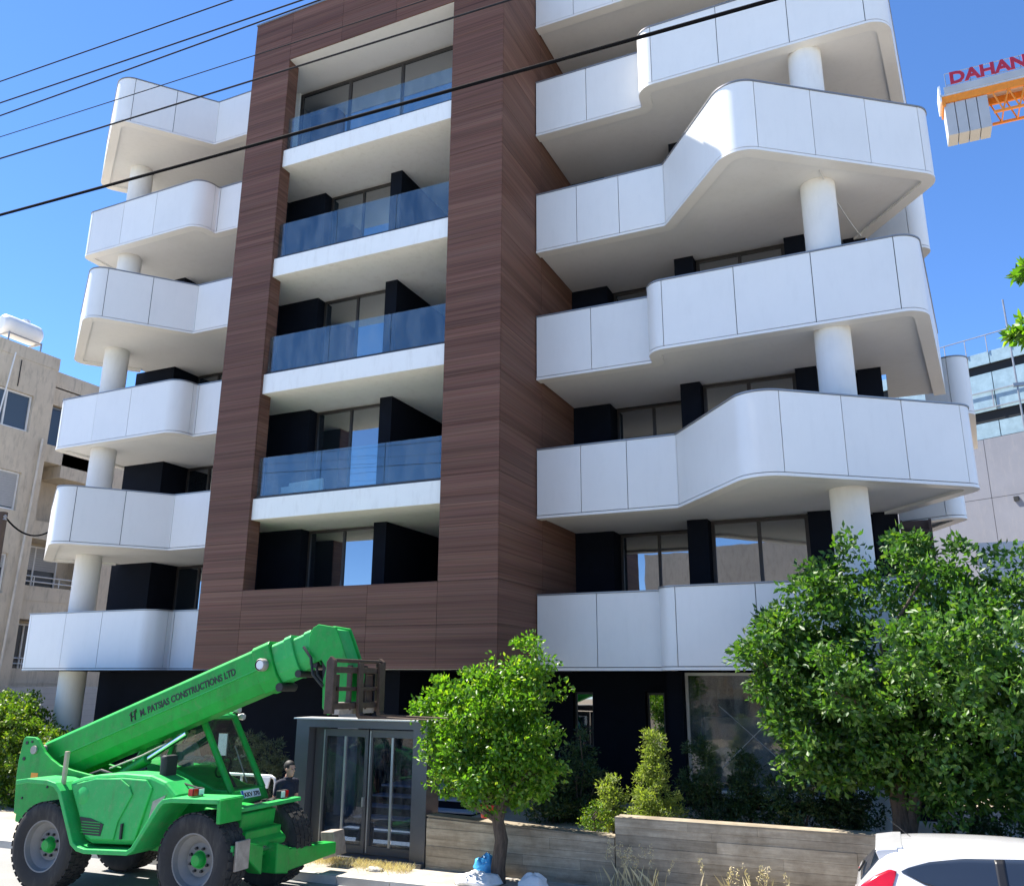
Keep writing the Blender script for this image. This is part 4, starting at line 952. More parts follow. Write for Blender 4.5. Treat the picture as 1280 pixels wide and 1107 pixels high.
def person(name, label, loc, rz, seated, shirt, trouser):
    """faces local +x; y to its left; origin between the feet (standing) or under the seat (seated)"""
    P = root(name, loc, label, 'person', rz=rz, local=True)
    m_ = MB(); hz = .92 if not seated else .14
    hip = [(0, s * .095, hz) for s in (1, -1)]
    if not seated:
        for s, h in zip((1, -1), hip):
            fx = .06 * s; knee = (fx * .6 + .01, s * .10, .50); ank = (fx - .01, s * .105, .09)
            capsule(m_, h, knee, .088, .058); capsule(m_, knee, ank, .056, .040); capsule(m_, (fx - .02, s * .105, .045), (fx + .16, s * .12, .035), .043, .034)
    else:
        for s, h in zip((1, -1), hip):
            knee = (.43, s * .13, .12); ank = (.50, s * .13, -.26)
            capsule(m_, h, knee, .085, .060); capsule(m_, knee, ank, .056, .042); capsule(m_, (.49, s * .13, -.30), (.66, s * .14, -.31), .042, .034)
    ellip(m_, (0, 0, hz + .04), (.115, .165, .13)); capsule(m_, (0, 0, hz + .08), (.005, 0, hz + .34), .125, .135)
    ellip(m_, (.005, 0, hz + .17), (.118, .155, .16)); ellip(m_, (.01, 0, hz + .37), (.118, .18, .15))
    sh = hz + .49
    capsule(m_, (0, -.15, sh), (0, .15, sh), .062, .062); capsule(m_, (0, 0, sh), (.02, 0, sh + .11), .062, .055)
    hc = Vector((.045, 0, sh + .21))
    ellip(m_, hc + Vector((-.012, 0, .035)), (.098, .077, .095)); ellip(m_, hc + Vector((.015, 0, -.045)), (.072, .060, .085))
    ellip(m_, hc + Vector((.05, 0, -.095)), (.032, .036, .026)); capsule(m_, hc + Vector((.085, 0, .012)), hc + Vector((.108, 0, -.025)), .012, .016, 8)
    ellip(m_, hc + Vector((.085, 0, -.062)), (.014, .026, .010)); 
    for s in (1, -1):
        ellip(m_, hc + Vector((-.005, s * .078, -.008)), (.022, .012, .033)); ellip(m_, hc + Vector((.078, s * .032, .028)), (.012, .022, .008))
    for s in (1, -1):
        sho = (0, s * .195, sh - .01)
        if not seated: elb = (-.03, s * .245, sh - .29); wr = (.06, s * .235, sh - .53); d = (.25, 0, -1); pn = (0, -s, 0)
        else: elb = (.10, s * .24, sh - .26); wr = (.33, s * .15, sh - .16); d = (1, -s * .1, .1); pn = (0, -s * .3, -1)
        capsule(m_, sho, elb, .060, .045); capsule(m_, elb, wr, .043, .029); hand(m_, wr, d, pn, -s if not seated else s)
    a_ = np.array(m_.v); me = bpy.data.meshes.new(name + '_src'); me.from_pydata(m_.v, [], m_.f)
    tmp = bpy.data.objects.new('tmp_body', me); COL.objects.link(tmp)
    rm = tmp.modifiers.new('r', 'REMESH'); rm.mode = 'VOXEL'; rm.voxel_size = .0085
    sm = tmp.modifiers.new('s', 'SMOOTH'); sm.iterations = 3; sm.factor = .5
    dc = tmp.modifiers.new('d', 'DECIMATE'); dc.ratio = .45
    dg = bpy.context.evaluated_depsgraph_get(); dg.update(); body = bpy.data.meshes.new_from_object(tmp.evaluated_get(dg)); bpy.data.objects.remove(tmp)
    body.materials.clear()
    for q in ('skin', shirt, trouser, 'shoe_dark'): body.materials.append(MATS[q])
    mi = []
    for p in body.polygons:
        c = p.center; r = 0
        if seated: arm = abs(c.y) > .17 and c.z > .25 or (c.x > .2 and c.z > .25)
        else: arm = abs(c.y) > .175
        if c.z < (.075 if not seated else -.265): r = 3
        elif not seated and c.z < hz + .06 and not arm: r = 2
        elif seated and (c.z < hz + .06): r = 2
        elif c.z < sh + .075 and not (arm and c.z < sh - .2): r = 1
        elif arm and c.z > sh - .20 and not (seated and c.x > .12): r = 1
        mi.append(r)
    body.polygons.foreach_set('material_index', mi); body.polygons.foreach_set('use_smooth', [True] * len(mi)); body.update()
    bo = bpy.data.objects.new('body', body); link(bo, P, (0, 0, 0))
    # hair cap, collar
    hb = MB(); ellip(hb, hc + Vector((-.022, 0, .048)), (.104, .084, .098), 22, 14)
    keep = MB(); vs = np.array(hb.v)
    fs = [f for f in hb.f if all(not (vs[i][0] > hc.x + .050 and vs[i][2] < hc.z + .062) and vs[i][2] > hc.z - .055 for i in f)]
    keep.add(hb.v, fs); ho = keep.build('hair', 'hair_dark', P, smooth=True, auto=False); sd = ho.modifiers.new('s', 'SOLIDIFY'); sd.thickness = .008
    cl = MB().lathe([(.068, 0), (.078, .012), (.070, .045), (.062, .05)], (.008, 0, sh + .035), 'z', 20); cl.build('collar', shirt, P, smooth=True)
    for s in (1, -1):
        eb = MB(); ellip(eb, hc + Vector((.083, s * .031, .008)), (.010, .013, .007), 8, 6); eb.build('eye', 'hair_dark', P, smooth=True)
    return P
mp_ = at_z((361, 951), 1.86)
person('person', 'man in a navy polo shirt standing between the telehandler and the gate', (mp_[0], mp_[1], .116), R_(-8), False, 'polo_navy', 'trouser_dark')
ct = Matrix.Rotation(TY, 4, 'Z') @ Vector((-.30, .65, 1.46)) + Vector((-11.42, 11.48, 0))
person('person', 'driver in a grey shirt sitting inside the telehandler cab', ct, TY, True, 'polo_grey', 'trouser_dark')

# ================================================================== parked hatchback (local frame: x forward, y left)
CARP = (1.03, 12.10, 0.0); CARY = R_(2.0)
CR = root('parked_car', CARP, 'white hatchback with red tail light parked along the street wall', 'car', rz=CARY, local=True)
st_ = [(-1.97, .74, .74, .80, .42), (-1.95, .98, .92, .88, .30), (-1.86, 1.08, .99, .93, .26), (-1.74, 1.20, 1.02, .96, .25), (-1.58, 1.385, 1.03, .98, .25), (-1.40, 1.435, 1.03, .99, .25), (-1.0, 1.465, 1.02, 1.0, .24),
       (-.5, 1.48, 1.0, 1.0, .23), (0, 1.475, .98, 1.0, .23), (.35, 1.42, .96, 1.0, .23), (.70, 1.22, .95, 1.0, .23), (1.05, 1.0, .93, .99, .23), (1.4, .93, .90, .97, .24), (1.7, .86, .83, .92, .25), (1.9, .74, .71, .82, .27), (1.97, .60, .58, .70, .34)]
vs = []; HW = .86
for (x, zt, bz, ws, zl) in st_:
    w = HW * ws; bz = min(bz, zt - .02); gz = zt - bz
    top = .60 * ws + .26 * max(0, 1 - gz / .45) * ws
    half = [(0, zl), (w * .80, zl), (w * .965, zl + .10), (w, .62 if zl < .4 else .6), (w * .99, max(bz - .06, .63)), (w * .965, bz), (w * .93 - (w * .93 - top) * .55, bz + gz * .55), (top + .02, bz + gz * .90), (top * .82, zt - .010), (top * .4, zt), (0, zt + .004)]
    ring = half + [(-y, z) for y, z in half[-2:0:-1]]
    vs.append([(x, y, z) for y, z in ring])
nr = len(vs[0]); bodym = MB(); allv = [p for r in vs for p in r]
fs = [(i * nr + k, i * nr + (k + 1) % nr, (i + 1) * nr + (k + 1) % nr, (i + 1) * nr + k) for i in range(len(vs) - 1) for k in range(nr)] + [tuple(range(nr - 1, -1, -1)), tuple((len(vs) - 1) * nr + k for k in range(nr))]
bodym.add(allv, fs); cb = bodym.build('body', 'car_white', CR, smooth=True, auto=False)
sb = cb.modifiers.new('s', 'SUBSURF'); sb.levels = 2; sb.render_levels = 2
dg = bpy.context.evaluated_depsgraph_get(); dg.update()
em = bpy.data.meshes.new_from_object(cb.evaluated_get(dg))
off = CPOS[cb.name]
bvh = BVHTree.FromPolygons([v.co + off for v in em.vertices], [tuple(p.vertices) for p in em.polygons])
def side_patch(name, topf, botf, x0, x1, mat, sgn, lift=.006, nx=30, nz=8):
    vs = []; 
    for i in range(nx + 1):
        x = x0 + (x1 - x0) * i / nx; a_, b_ = botf(x), topf(x)
        for j in range(nz + 1):
            z = a_ + (b_ - a_) * j / nz
            h = bvh.ray_cast(Vector((x, sgn * 2, z)), Vector((0, -sgn, 0)))
            y = h[0].y if h[0] else sgn * .5
            vs.append((x, y + sgn * lift, z))
    fs = [(i * (nz + 1) + j, (i + 1) * (nz + 1) + j, (i + 1) * (nz + 1) + j + 1, i * (nz + 1) + j + 1) for i in range(nx) for j in range(nz)]
    o = MB().add(vs, fs).build(name, mat, CR, smooth=True, auto=False); sd = o.modifiers.new('t', 'SOLIDIFY'); sd.thickness = .004; sd.offset = 0
    return o
def itp(xs, zs): return lambda x: float(np.interp(x, xs, zs))
for sgn in (-1, 1):
    side_patch('side_window', itp([-1.44, -1.36, -1.15, -.8, -.2, .25, .5, .78], [1.205, 1.245, 1.31, 1.365, 1.395, 1.355, 1.22, 1.0]), itp([-1.44, -1.2, -.9, -.5, .2, .78], [1.195, 1.09, 1.03, 1.005, .985, .98]), -1.44, .78, 'car_glass', sgn)
    side_patch('window_pillar', itp([-.5, -.4], [1.375, 1.38]), itp([-.5, -.4], [1.01, 1.01]), -.50, -.40, 'car_black', sgn, .010, 4)
    side_patch('tail_light', itp([-1.93, -1.86, -1.70, -1.56, -1.49], [.98, 1.04, 1.15, 1.215, 1.20]), itp([-1.93, -1.80, -1.66, -1.56, -1.49], [.80, .80, .88, 1.02, 1.19]), -1.93, -1.49, 'tail_red', sgn, .012, 16)
    side_patch('door_seam', itp([-.40, .62], [.99, .97]), itp([-.40, .62], [.985, .965]), -.40, .62, 'car_black', sgn, .003, 10, 1)
    MB().tube([(-.40, sgn * .872, .95), (-.37, sgn * .872, .35)], .004, 4).build('door_gap', 'car_black', CR)
    MB().box(-.22, -.02, sgn * .868, sgn * .89, .86, .89).build('door_handle', 'car_white', CR, bevel=.008)
    MB().prism([(.60, .98), (.80, .98), (.76, 1.10), (.62, 1.10)], sgn * .86, sgn * 1.0).build('wing_mirror', 'car_white', CR, bevel=.03)
# rear window, roof spoiler, windscreen
def end_patch(name, y0, y1, z0, z1, mat, sgn, lift=.008):
    vs = []; n = 16
    for i in range(n + 1):
        for j in range(9):
            z = z0 + (z1 - z0) * j / 8; k_ = 1 - .12 * (j / 8); y = (y0 + (y1 - y0) * i / n) * k_
            h = bvh.ray_cast(Vector((sgn * 4, y, z)), Vector((-sgn, 0, 0)))
            vs.append(((h[0].x if h[0] else 0) + sgn * lift, y, z))
    fs = [(i * 9 + j, (i + 1) * 9 + j, (i + 1) * 9 + j + 1, i * 9 + j + 1) for i in range(n) for j in range(8)]
    o = MB().add(vs, fs).build(name, mat, CR, smooth=True, auto=False); sd = o.modifiers.new('t', 'SOLIDIFY'); sd.thickness = .004; sd.offset = 0
end_patch('rear_window', -.60, .60, 1.06, 1.33, 'car_glass', -1); end_patch('windscreen', -.66, .66, 1.02, 1.38, 'car_glass', 1)
end_patch('licence_recess', -.30, .30, .72, .84, 'sign_white', -1)
sp = MB().prism([(-1.70, 1.372), (-1.69, 1.392), (-1.50, 1.425), (-1.40, 1.432), (-1.40, 1.40), (-1.56, 1.362)], -.55, .55)
spo = sp.build('roof_spoiler', 'car_white', CR, bevel=.012)
for sgn in (-1, 1):
    MB().prism([(-1.69, 1.365), (-1.67, 1.386), (-1.46, 1.412), (-1.46, 1.35), (-1.585, 1.13), (-1.60, 1.13), (-1.645, 1.24)], sgn * .53, sgn * .60).build('spoiler_fin', 'car_white', spo, bevel=.02)
MB().tube([(-1.90, -.25, 1.09), (-1.84, .15, 1.13)], .012, 6).build('rear_wiper', 'car_black', CR)
MB().tube([(-1.30, 0, 1.46), (-1.55, 0, 1.66)], .004, 5).build('aerial', 'car_black', CR)
for x in (-1.25, 1.25):
    for s in (-1, 1): wheel(CR, x, s * .76, .305, .20, s, 'rim_grey', 'car_black', big=False)
    for s in (-1, 1):
        MB().lathe([(.35, 0), (.35, s * .012), (.312, s * .012), (.312, 0)], (x, s * .85, .31), 'y', 28).build('wheel_arch', 'car_black', CR)
# ================================================================== neighbouring buildings
def window_x(y0, y1, x, z0, z1, n, parent, mat='neighbour_pane', fmat='white_plastic', fw=.06, shutter=0.0):
    """window facing +X"""
    f = MB(); d = .10
    f.box(x, x + d, y0, y1, z0, z0 + fw).box(x, x + d, y0, y1, z1 - fw, z1)
    for i in range(n + 1):
        y = y0 + (y1 - y0) * i / n; a_ = y if i == 0 else (y - fw if i == n else y - fw / 2)
        f.box(x + .002, x + d - .002, a_, a_ + fw, z0 + fw, z1 - fw)
    o = f.build('window', fmat, parent)
    for i in range(n):
        a_ = y0 + (y1 - y0) * i / n + fw * .6; b_ = y0 + (y1 - y0) * (i + 1) / n - fw * .6
        box('pane', x + .04, x + .05, a_, b_, z0 + fw, z1 - fw, mat, o)
    if shutter:
        for j in range(int(shutter / .09)):
            box('shutter_slat', x + .06, x + .085, y0 + fw, y1 - fw, z1 - fw - (j + 1) * .09 + .008, z1 - fw - j * .09, 'alu_shutter', o)
    box('sill', x, x + .16, y0 - .08, y1 + .08, z0 - .09, z0 - .002, 'beige_trim', o)
    return o
NB = root('old_apartment_building', (-34, 20, 0), 'weathered beige apartment block with a white water tank on its roof', 'building')
XA_ = -30.0
rows = [12.32 - 3.05 * i for i in range(4)]
w = MB()
zs = [0.0]
ops = sorted([(r, r + 1.45) for r in rows])
w.box(-42, XA_, 18.8, 19.0, 0, 15.1); w.box(-42, XA_, 21.06, 21.9, 0, 15.1)
zc = 0.0
for a_, b_ in ops: w.box(-42, XA_, 19.0, 21.06, zc, a_); zc = b_
w.box(-42, XA_, 19.0, 21.06, zc, 15.1)
for a_, b_ in ops: w.box(-42, XA_ - .3, 19.0, 21.06, a_, b_)
w.box(-42, XA_ + .02, 18.78, 21.92, 15.1, 15.6)
w.build('wall', 'beige_render', NB)
for i, r in enumerate(rows): window_x(19.02, 21.04, XA_ - .2, r + .01, r + 1.44, 2, NB, shutter=(0, 1.3, .5, .9)[i])
w = MB(); XB_ = -30.45
w.box(-42, XB_, 21.93, 22.12, 0, 14.6); w.box(-42, XB_, 25.2, 32, 0, 14.6); w.box(-42, XB_ - 1.3, 22.12, 25.2, 0, 14.6)
for i in range(5):
    w.box(XB_ - 1.3, XB_, 22.12, 25.2, 3.05 * i + 2.35 - .0, 3.05 * i + 3.05)
w.box(XB_ - 1.3, XB_, 23.0, 25.2, 11.0, 14.6); w.box(XB_ - 1.3, XB_, 22.12, 23.0, 13.85, 14.6); 
w.box(-42, XB_ + .02, 21.93, 32.02, 14.6, 15.1)
w.build('wall', 'beige_render', NB)
window_x(22.14, 22.98, XB_ - .3, 11.9, 13.82, 1, NB, fmat='steel_grey')
for i in range(1, 3):
    z = 3.05 * i
    window_x(22.3, 24.4, XB_ - 1.3, z + .12, z + 2.25, 2, NB, shutter=(.0, .9)[i - 1])
    pr = MB().box(XB_ - .10, XB_ + .02, 22.12, 25.2, z + .0, z + .55).build('parapet', 'beige_render', NB)
    for zz in (.72, .92): MB().tube([(XB_ - .04, 22.12, z + zz), (XB_ - .04, 25.2, z + zz)], .025, 6).build('rail', 'light_metal', pr)
    for yy in (22.6, 23.7, 24.8): MB().tube([(XB_ - .04, yy, z + .55), (XB_ - .04, yy, z + .92)], .02, 6).build('rail_post', 'light_metal', pr)
MB().tube([(XA_ + .06, 21.3, 1), (XA_ + .06, 21.5, 7), (XA_ + .06, 21.65, 12.2)], .045, 8).build('drain_pipe', 'beige_trim', NB, smooth=True)
MB().tube([(XA_ + .05, 20.0, 15.2), (XA_ + .05, 19.4, 9), (XA_ + .05, 19.0, 3)], .03, 6).build('cable', 'white_plastic', NB, smooth=True)
MB().tube([(XA_ + .03, 20.3, 15.0), (XA_ + .03, 20.3, 13.95)], .02, 6).build('cable', 'cable_grey', NB)
for yy, r_ in ((22.6, .22), (23.2, .30)): MB().lathe([(0, 0), (r_, 0), (r_, .25), (0, .32)], (-31.2, yy, 15.1), 'z', 14).build('roof_vent', 'beige_trim', NB)
tk = root('water_tank', (-31.3, 20.9, 15.6), 'white horizontal water tank on a steel stand on the beige block roof', 'water tank')
MB().lathe([(0, -.86), (.30, -.84), (.41, -.72), (.43, -.5), (.43, .5), (.41, .72), (.30, .84), (0, .86)], (-31.3, 20.9, 16.68), 'y', 24).build('tank', 'white_plastic', tk, smooth=True)
MB().lathe([(0, 0), (.16, 0), (.16, .1), (0, .12)], (-31.3, 21.1, 17.08), 'z', 14).build('lid', 'white_plastic', tk)
for yy in (20.2, 21.6):
    f = MB().tube([(-31.75, yy, 15.55), (-31.75, yy, 16.3)], .035, 6).tube([(-30.85, yy, 15.55), (-30.85, yy, 16.3)], .035, 6).tube([(-31.75, yy, 16.26), (-30.85, yy, 16.26)], .035, 6)
    f.build('stand', 'steel_grey', tk)
MB().tube([(-30.85, 20.2, 16.26), (-30.85, 21.6, 16.26)], .03, 6).tube([(-31.75, 20.2, 16.26), (-31.75, 21.6, 16.26)], .03, 6).build('stand', 'steel_grey', tk)
# garage shutter and low wall between the blocks
gs = root('garage_shutter', (-29.0, 24, 0), 'grey sheet metal garage shutter beneath the beige block', 'shutter')
MB().box(-29.05, -28.95, 21.0, 26.5, 0, 2.95).build('frame', 'steel_grey', gs)
for j in range(14): box('slat', -28.95, -28.93, 21.1, 26.4, .05 + j * .205, .05 + j * .205 + .195, 'alu_shutter', gs)

# unfinished neighbour on the right
RB = root('unfinished_building', (6, 44, 0), 'grey concrete building with pale glazed top storeys and a roof railing', 'building')
A_ = np.array([3.0, 45.0]); e_ = np.array([.8925, -.451]); n_ = np.array([-.451, -.8925])
def rb(mb, s0, s1, d0, d1, z0, z1):
    q = [A_ + e_ * s0 + n_ * d1, A_ + e_ * s1 + n_ * d1, A_ + e_ * s1 + n_ * d0, A_ + e_ * s0 + n_ * d0]
    return mb.add([(*p, z0) for p in q] + [(*p, z1) for p in q], [(0, 3, 2, 1), (4, 5, 6, 7), (0, 1, 5, 4), (1, 2, 6, 5), (2, 3, 7, 6), (3, 0, 4, 7)])
rb(MB(), -8, 16, -12, -.06, 0, 14.3).build('wall', 'joint_dark', RB)
for i in range(10):
    for j in range(5):
        s0 = -5 + i * 2.05
        rb(MB(), s0 + .012, s0 + 2.038, -.06, 0, .3 + j * 2.8 + .012, .3 + j * 2.8 + 2.79).build('panel', 'grey_concrete', RB)
rb(MB(), -7.5, 16, -12, -.25, 14.3, 18.5).build('core', 'room_dark', RB)
for z0, z1 in ((14.35, 15.1), (15.65, 17.5), (17.95, 18.55)):
    for i in range(9):
        rb(MB(), -5 + i * 2.3 + .02, -5 + (i + 1) * 2.3 - .02, -.2, -.14, z0, z1).build('glass_panel', 'pale_glass_panel', RB)
rail = rb(MB(), -6, 15, -.12, -.07, 19.35, 19.39).build('roof_railing', 'steel_grey', RB)
for i in range(20): rb(MB(), -5 + i * .98, -5 + i * .98 + .04, -.12, -.08, 18.5, 19.35).build('rail_post', 'steel_grey', rail)
rl2 = rb(MB(), -5, 15, -.08, -.04, 16.55, 16.60); rb(rl2, -5, 15, -.08, -.04, 15.75, 15.80)
rl2 = rl2.build('scaffold_rail', 'steel_grey', RB)
for i in range(12): rb(MB(), -5 + i * 1.7, -5 + i * 1.7 + .05, -.08, -.04, 15.8, 16.55).build('rail_post', 'steel_grey', rl2)
rb(MB(), 2.1, 2.3, .0, .08, 11.2, 11.4).build('wall_vent', 'machine_dark', RB)
q = A_ + e_ * 3.1 + n_ * .5; q2 = A_ + e_ * 3.3 + n_ * .5
sp_ = root('scaffold_pole', (q2[0], q2[1], 0), 'thin steel scaffold pole standing against the unfinished grey building', 'pole')
MB().tube([(*q2, 0), (*q, 20.6)], .042, 8).build('tube', 'steel_grey', sp_, smooth=True)
MB().box(q[0] - .12, q[0] + .35, q[1] - .1, q[1] + .1, 16.3, 16.45).build('coupler', 'steel_grey', sp_)
# pale boundary wall beyond the right flank
bw = root('boundary_wall', (5.5, 27, 0), 'pale rendered boundary wall behind the big tree', 'wall')
for i, (xa, xb, zt) in enumerate(((1.9, 3.3, 7.0), (3.3, 9.0, 6.2))): box('section', xa + .01, xb - .01, 27 + i * .3, 27.4 + i * .3, 0, zt, 'white_render', bw)
# house across the street, seen only in the reflections
OB = root('street_house', (-4, -16, 0), 'plain beige house across the street mirrored in the ground floor windows', 'building')
box('wall', -16, 9, -24, -15.5, 0, 11.6, 'beige_render', OB)
for i in range(6):
    for j in range(3): box('window', -15 + i * 4, -13.2 + i * 4, -15.52, -15.44, .9 + j * 3.1, 2.3 + j * 3.1, 'neighbour_pane', OB)
for j in range(2): box('balcony', -10, 2, -15.5, -14.2, 2.9 + j * 3.1, 3.9 + j * 3.1, 'beige_trim', OB)

# ================================================================== tower crane
CN = root('tower_crane', (22, 71, 0), 'orange tower crane counter-jib with grey counterweight blocks and red letters', 'crane')
mst = MB()
for sx in (-.9, .9):
    for sy in (-.9, .9): mst.tube([(22 + sx, 71 + sy, 0), (22 + sx, 71 + sy, 52)], .12, 6)
for i in range(24):
    z = i * 2.16
    for sx in (-.9, .9): mst.tube([(22 + sx, 70.1, z), (22 + sx, 71.9, z + 2.16)], .05, 5)
    for sy in (-.9, .9): mst.tube([(21.1, 71 + sy, z), (22.9, 71 + sy, z + 2.16)], .05, 5)
mst.build('mast', 'crane_orange', CN)
MB().box(6.95, 22, 70.0, 70.22, 48.45, 49.05).build('jib_beam', 'crane_orange', CN); MB().box(6.95, 22, 71.7, 71.92, 48.45, 49.05).build('jib_beam', 'crane_orange', CN)
MB().box(6.95, 7.2, 69.98, 71.94, 48.2, 49.0).build('jib_end', 'crane_orange', CN)
lt = MB().box(10.5, 22, 70.0, 70.16, 46.55, 46.75).box(10.5, 22, 71.76, 71.92, 46.55, 46.75)
for i in range(10):
    x = 10.6 + i * 1.14; lt.tube([(x, 70.08, 48.45), (x + .57, 70.08, 46.7)], .07, 5); lt.tube([(x + .57, 70.08, 46.7), (x + 1.14, 70.08, 48.45)], .07, 5)
    lt.tube([(x, 71.84, 48.45), (x + .57, 71.84, 46.7)], .07, 5); lt.tube([(x + .57, 70.08, 46.65), (x + .57, 71.84, 46.65)], .06, 5)
lt.build('jib_lattice', 'crane_orange', CN)
MB().box(6.9, 22, 69.9, 72.0, 49.05, 49.20).build('deck', 'light_metal', CN)
MB().box(7.2, 20, 69.86, 69.92, 49.2, 49.85).build('side_board', 'crane_block', CN)
MB().box(6.8, 6.95, 69.9, 72.0, 48.6, 50.1).build('end_board', 'sign_white', CN)
rlm = MB()
for i in range(8): rlm.tube([(7.4 + i * 1.8, 69.9, 49.85), (7.4 + i * 1.8, 69.9, 51.1)], .035, 5)
rlm.tube([(7.4, 69.9, 51.1), (20, 69.9, 51.1)], .03, 5).tube([(7.4, 69.9, 50.0), (20, 69.9, 50.0)], .03, 5).build('railing', 'steel_grey', CN)
for i in range(4):
    x = 7.05 + i * .80
    MB().box(x + .02, x + .77, 70.1, 71.8, 45.45, 48.44).build('counterweight_block', 'crane_block', CN, bevel=.04)
text_mesh('crane_lettering', 'DAHAN', 1.5, 'sign_red', CN, ((7.75, 69.84, 50.02), (1, 0, 0), (0, 0, 1)), .04, 5.5, .055)

for ch_ in CN.children:
    if ch_.name.split('.')[0] != 'mast': ch_.location.z += 0.95

# ================================================================== overhead wires and poles
WY = 6.6
wires = [((0, 103), (290, 0), .009, 'cable_grey', 'thin overhead wire, topmost of the group crossing the sky'),
         ((0, 130), (378, 0), .010, 'cable_grey', 'thin overhead wire, second below the topmost one'),
         ((0, 146), (400, 0), .010, 'cable_grey', 'thin overhead wire, third below the topmost one'),
         ((0, 173), (640, -34), .006, 'cable_grey', 'very fine pale overhead wire crossing the timber tower'),
         ((0, 200), (640, 0), .011, 'cable_grey', 'twisted grey overhead cable above the thick black one'),
         ((0, 271), (975, 0), .019, 'cable_black', 'thick black overhead cable, lowest of those crossing the facade')]
for i, (p, q, r_, mt, lb) in enumerate(wires):
    y = WY + (i % 3) * .05
    a_, b_ = at_y(p, y), at_y(q, y); sl_ = (b_[2] - a_[2]) / (b_[0] - a_[0]); pts = []
    for x in np.linspace(-34, 24, 40):
        sag = 0.0016 * ((x + 5) ** 2 - (a_[0] + 5) * (b_[0] + 5)) * 0.3
        pts.append((x, y, a_[2] + sl_ * (x - a_[0]) + sag))
    o = MB().tube(pts, r_, 6).build('overhead_wire', mt, smooth=True); tag(o, lb, 'wire', 'overhead wires along the street')
for x in (-34.0, 24.0):
    pr = root('utility_pole', (x, WY + .06, 0), 'wooden utility pole carrying the wires, ' + ('standing beyond the beige block' if x < 0 else 'standing beyond the parked car'), 'pole', 'utility poles')
    MB().tube([(x, WY + .06, 0), (x, WY + .06, 14.8)], [.17, .11], 12).build('shaft', 'pole_wood', pr, smooth=True)
    for z in (10.6, 12.0, 13.2): box('cross_arm', x - .06, x + .06, WY - .5, WY + .6, z, z + .1, 'pole_wood', pr)
pp = at_y((4, 640), 17.6)
sp2 = root('utility_pole', (pp[0], pp[1], 0), 'dark wooden pole with a grey insulator in front of the beige block', 'pole', None)
MB().tube([(pp[0], pp[1], 0), (pp[0], pp[1], pp[2])], [.19, .14], 12).build('shaft', 'pole_wood', sp2, smooth=True)
MB().lathe([(0, 0), (.07, 0), (.04, .06), (.07, .1), (.03, .16), (0, .18)], (pp[0] + .12, pp[1], pp[2] - .25), 'z', 12).build('insulator', 'steel_grey', sp2, smooth=True)
c0 = np.array([pp[0] + .12, pp[1], pp[2] - .15]); c1 = at_x((62, 664), -29.9)
o = MB().tube([tuple(c0 + (c1 - c0) * t + np.array([0, 0, -.35 * 4 * t * (1 - t)])) for t in np.linspace(0, 1, 12)], .03, 6).build('service_cable', 'cable_black', smooth=True); tag(o, 'black service cable sagging from the wooden pole to the beige block', 'cable')

# ================================================================== small things on the loggias
def lz(k): return tz(k) + .5
def at_loggia(px, k, y): p = at_y(px, y); return p
p = at_loggia((378, 447), 3, 16.6)
sl3 = root('step_ladder', (p[0], 16.6, lz(4)), 'white step ladder standing open behind the glass balustrade', 'ladder')
for s in (-.18, .18):
    MB().tube([(p[0] + s, 16.5, lz(4)), (p[0] + s * .75, 16.7, lz(4) + .72)], .022, 6).build('rail', 'light_metal', sl3); MB().tube([(p[0] + s, 16.95, lz(4)), (p[0] + s * .75, 16.72, lz(4) + .72)], .018, 6).build('rail', 'light_metal', sl3)
for j in range(1, 4): box('tread', p[0] - .16, p[0] + .16, 16.5 + j * .05, 16.58 + j * .05, lz(4) + j * .19, lz(4) + j * .19 + .025, 'light_metal', sl3)
p = at_loggia((355, 600), 2, 16.7)
o = MB().prism([(-13.85, lz(3)), (-12.62, lz(3)), (-12.62, lz(3) + .74), (-13.6, lz(3) + .70), (-13.62, lz(3) + .62), (-13.85, lz(3) + .62)], 16.55, 16.62).build('insulation_board', 'box_cream'); tag(o, 'cream boards stacked upright behind the glass balustrade', 'board'); o.location.z -= 3.3
for i, q in enumerate([(-9.25, 16.4), ]):
    m_ = MB(); n = 9
    for a_ in range(n):
        for b_ in range(n): m_.v.append((q[0] + a_ * .05, q[1] + b_ * .03, lz(4) + .02 + .22 * max(0, 1 - a_ / 7) * random.uniform(.6, 1) * (1 - abs(b_ - 4) / 6)))
    m_.f = [(a_ * n + b_, (a_ + 1) * n + b_, (a_ + 1) * n + b_ + 1, a_ * n + b_ + 1) for a_ in range(n - 1) for b_ in range(n - 1)]; m_.mi = [0] * len(m_.f)
    o = m_.build('plastic_sheet', 'white_plastic', smooth=True); tag(o, 'crumpled white plastic sheet in the loggia corner behind glass', 'plastic sheet')
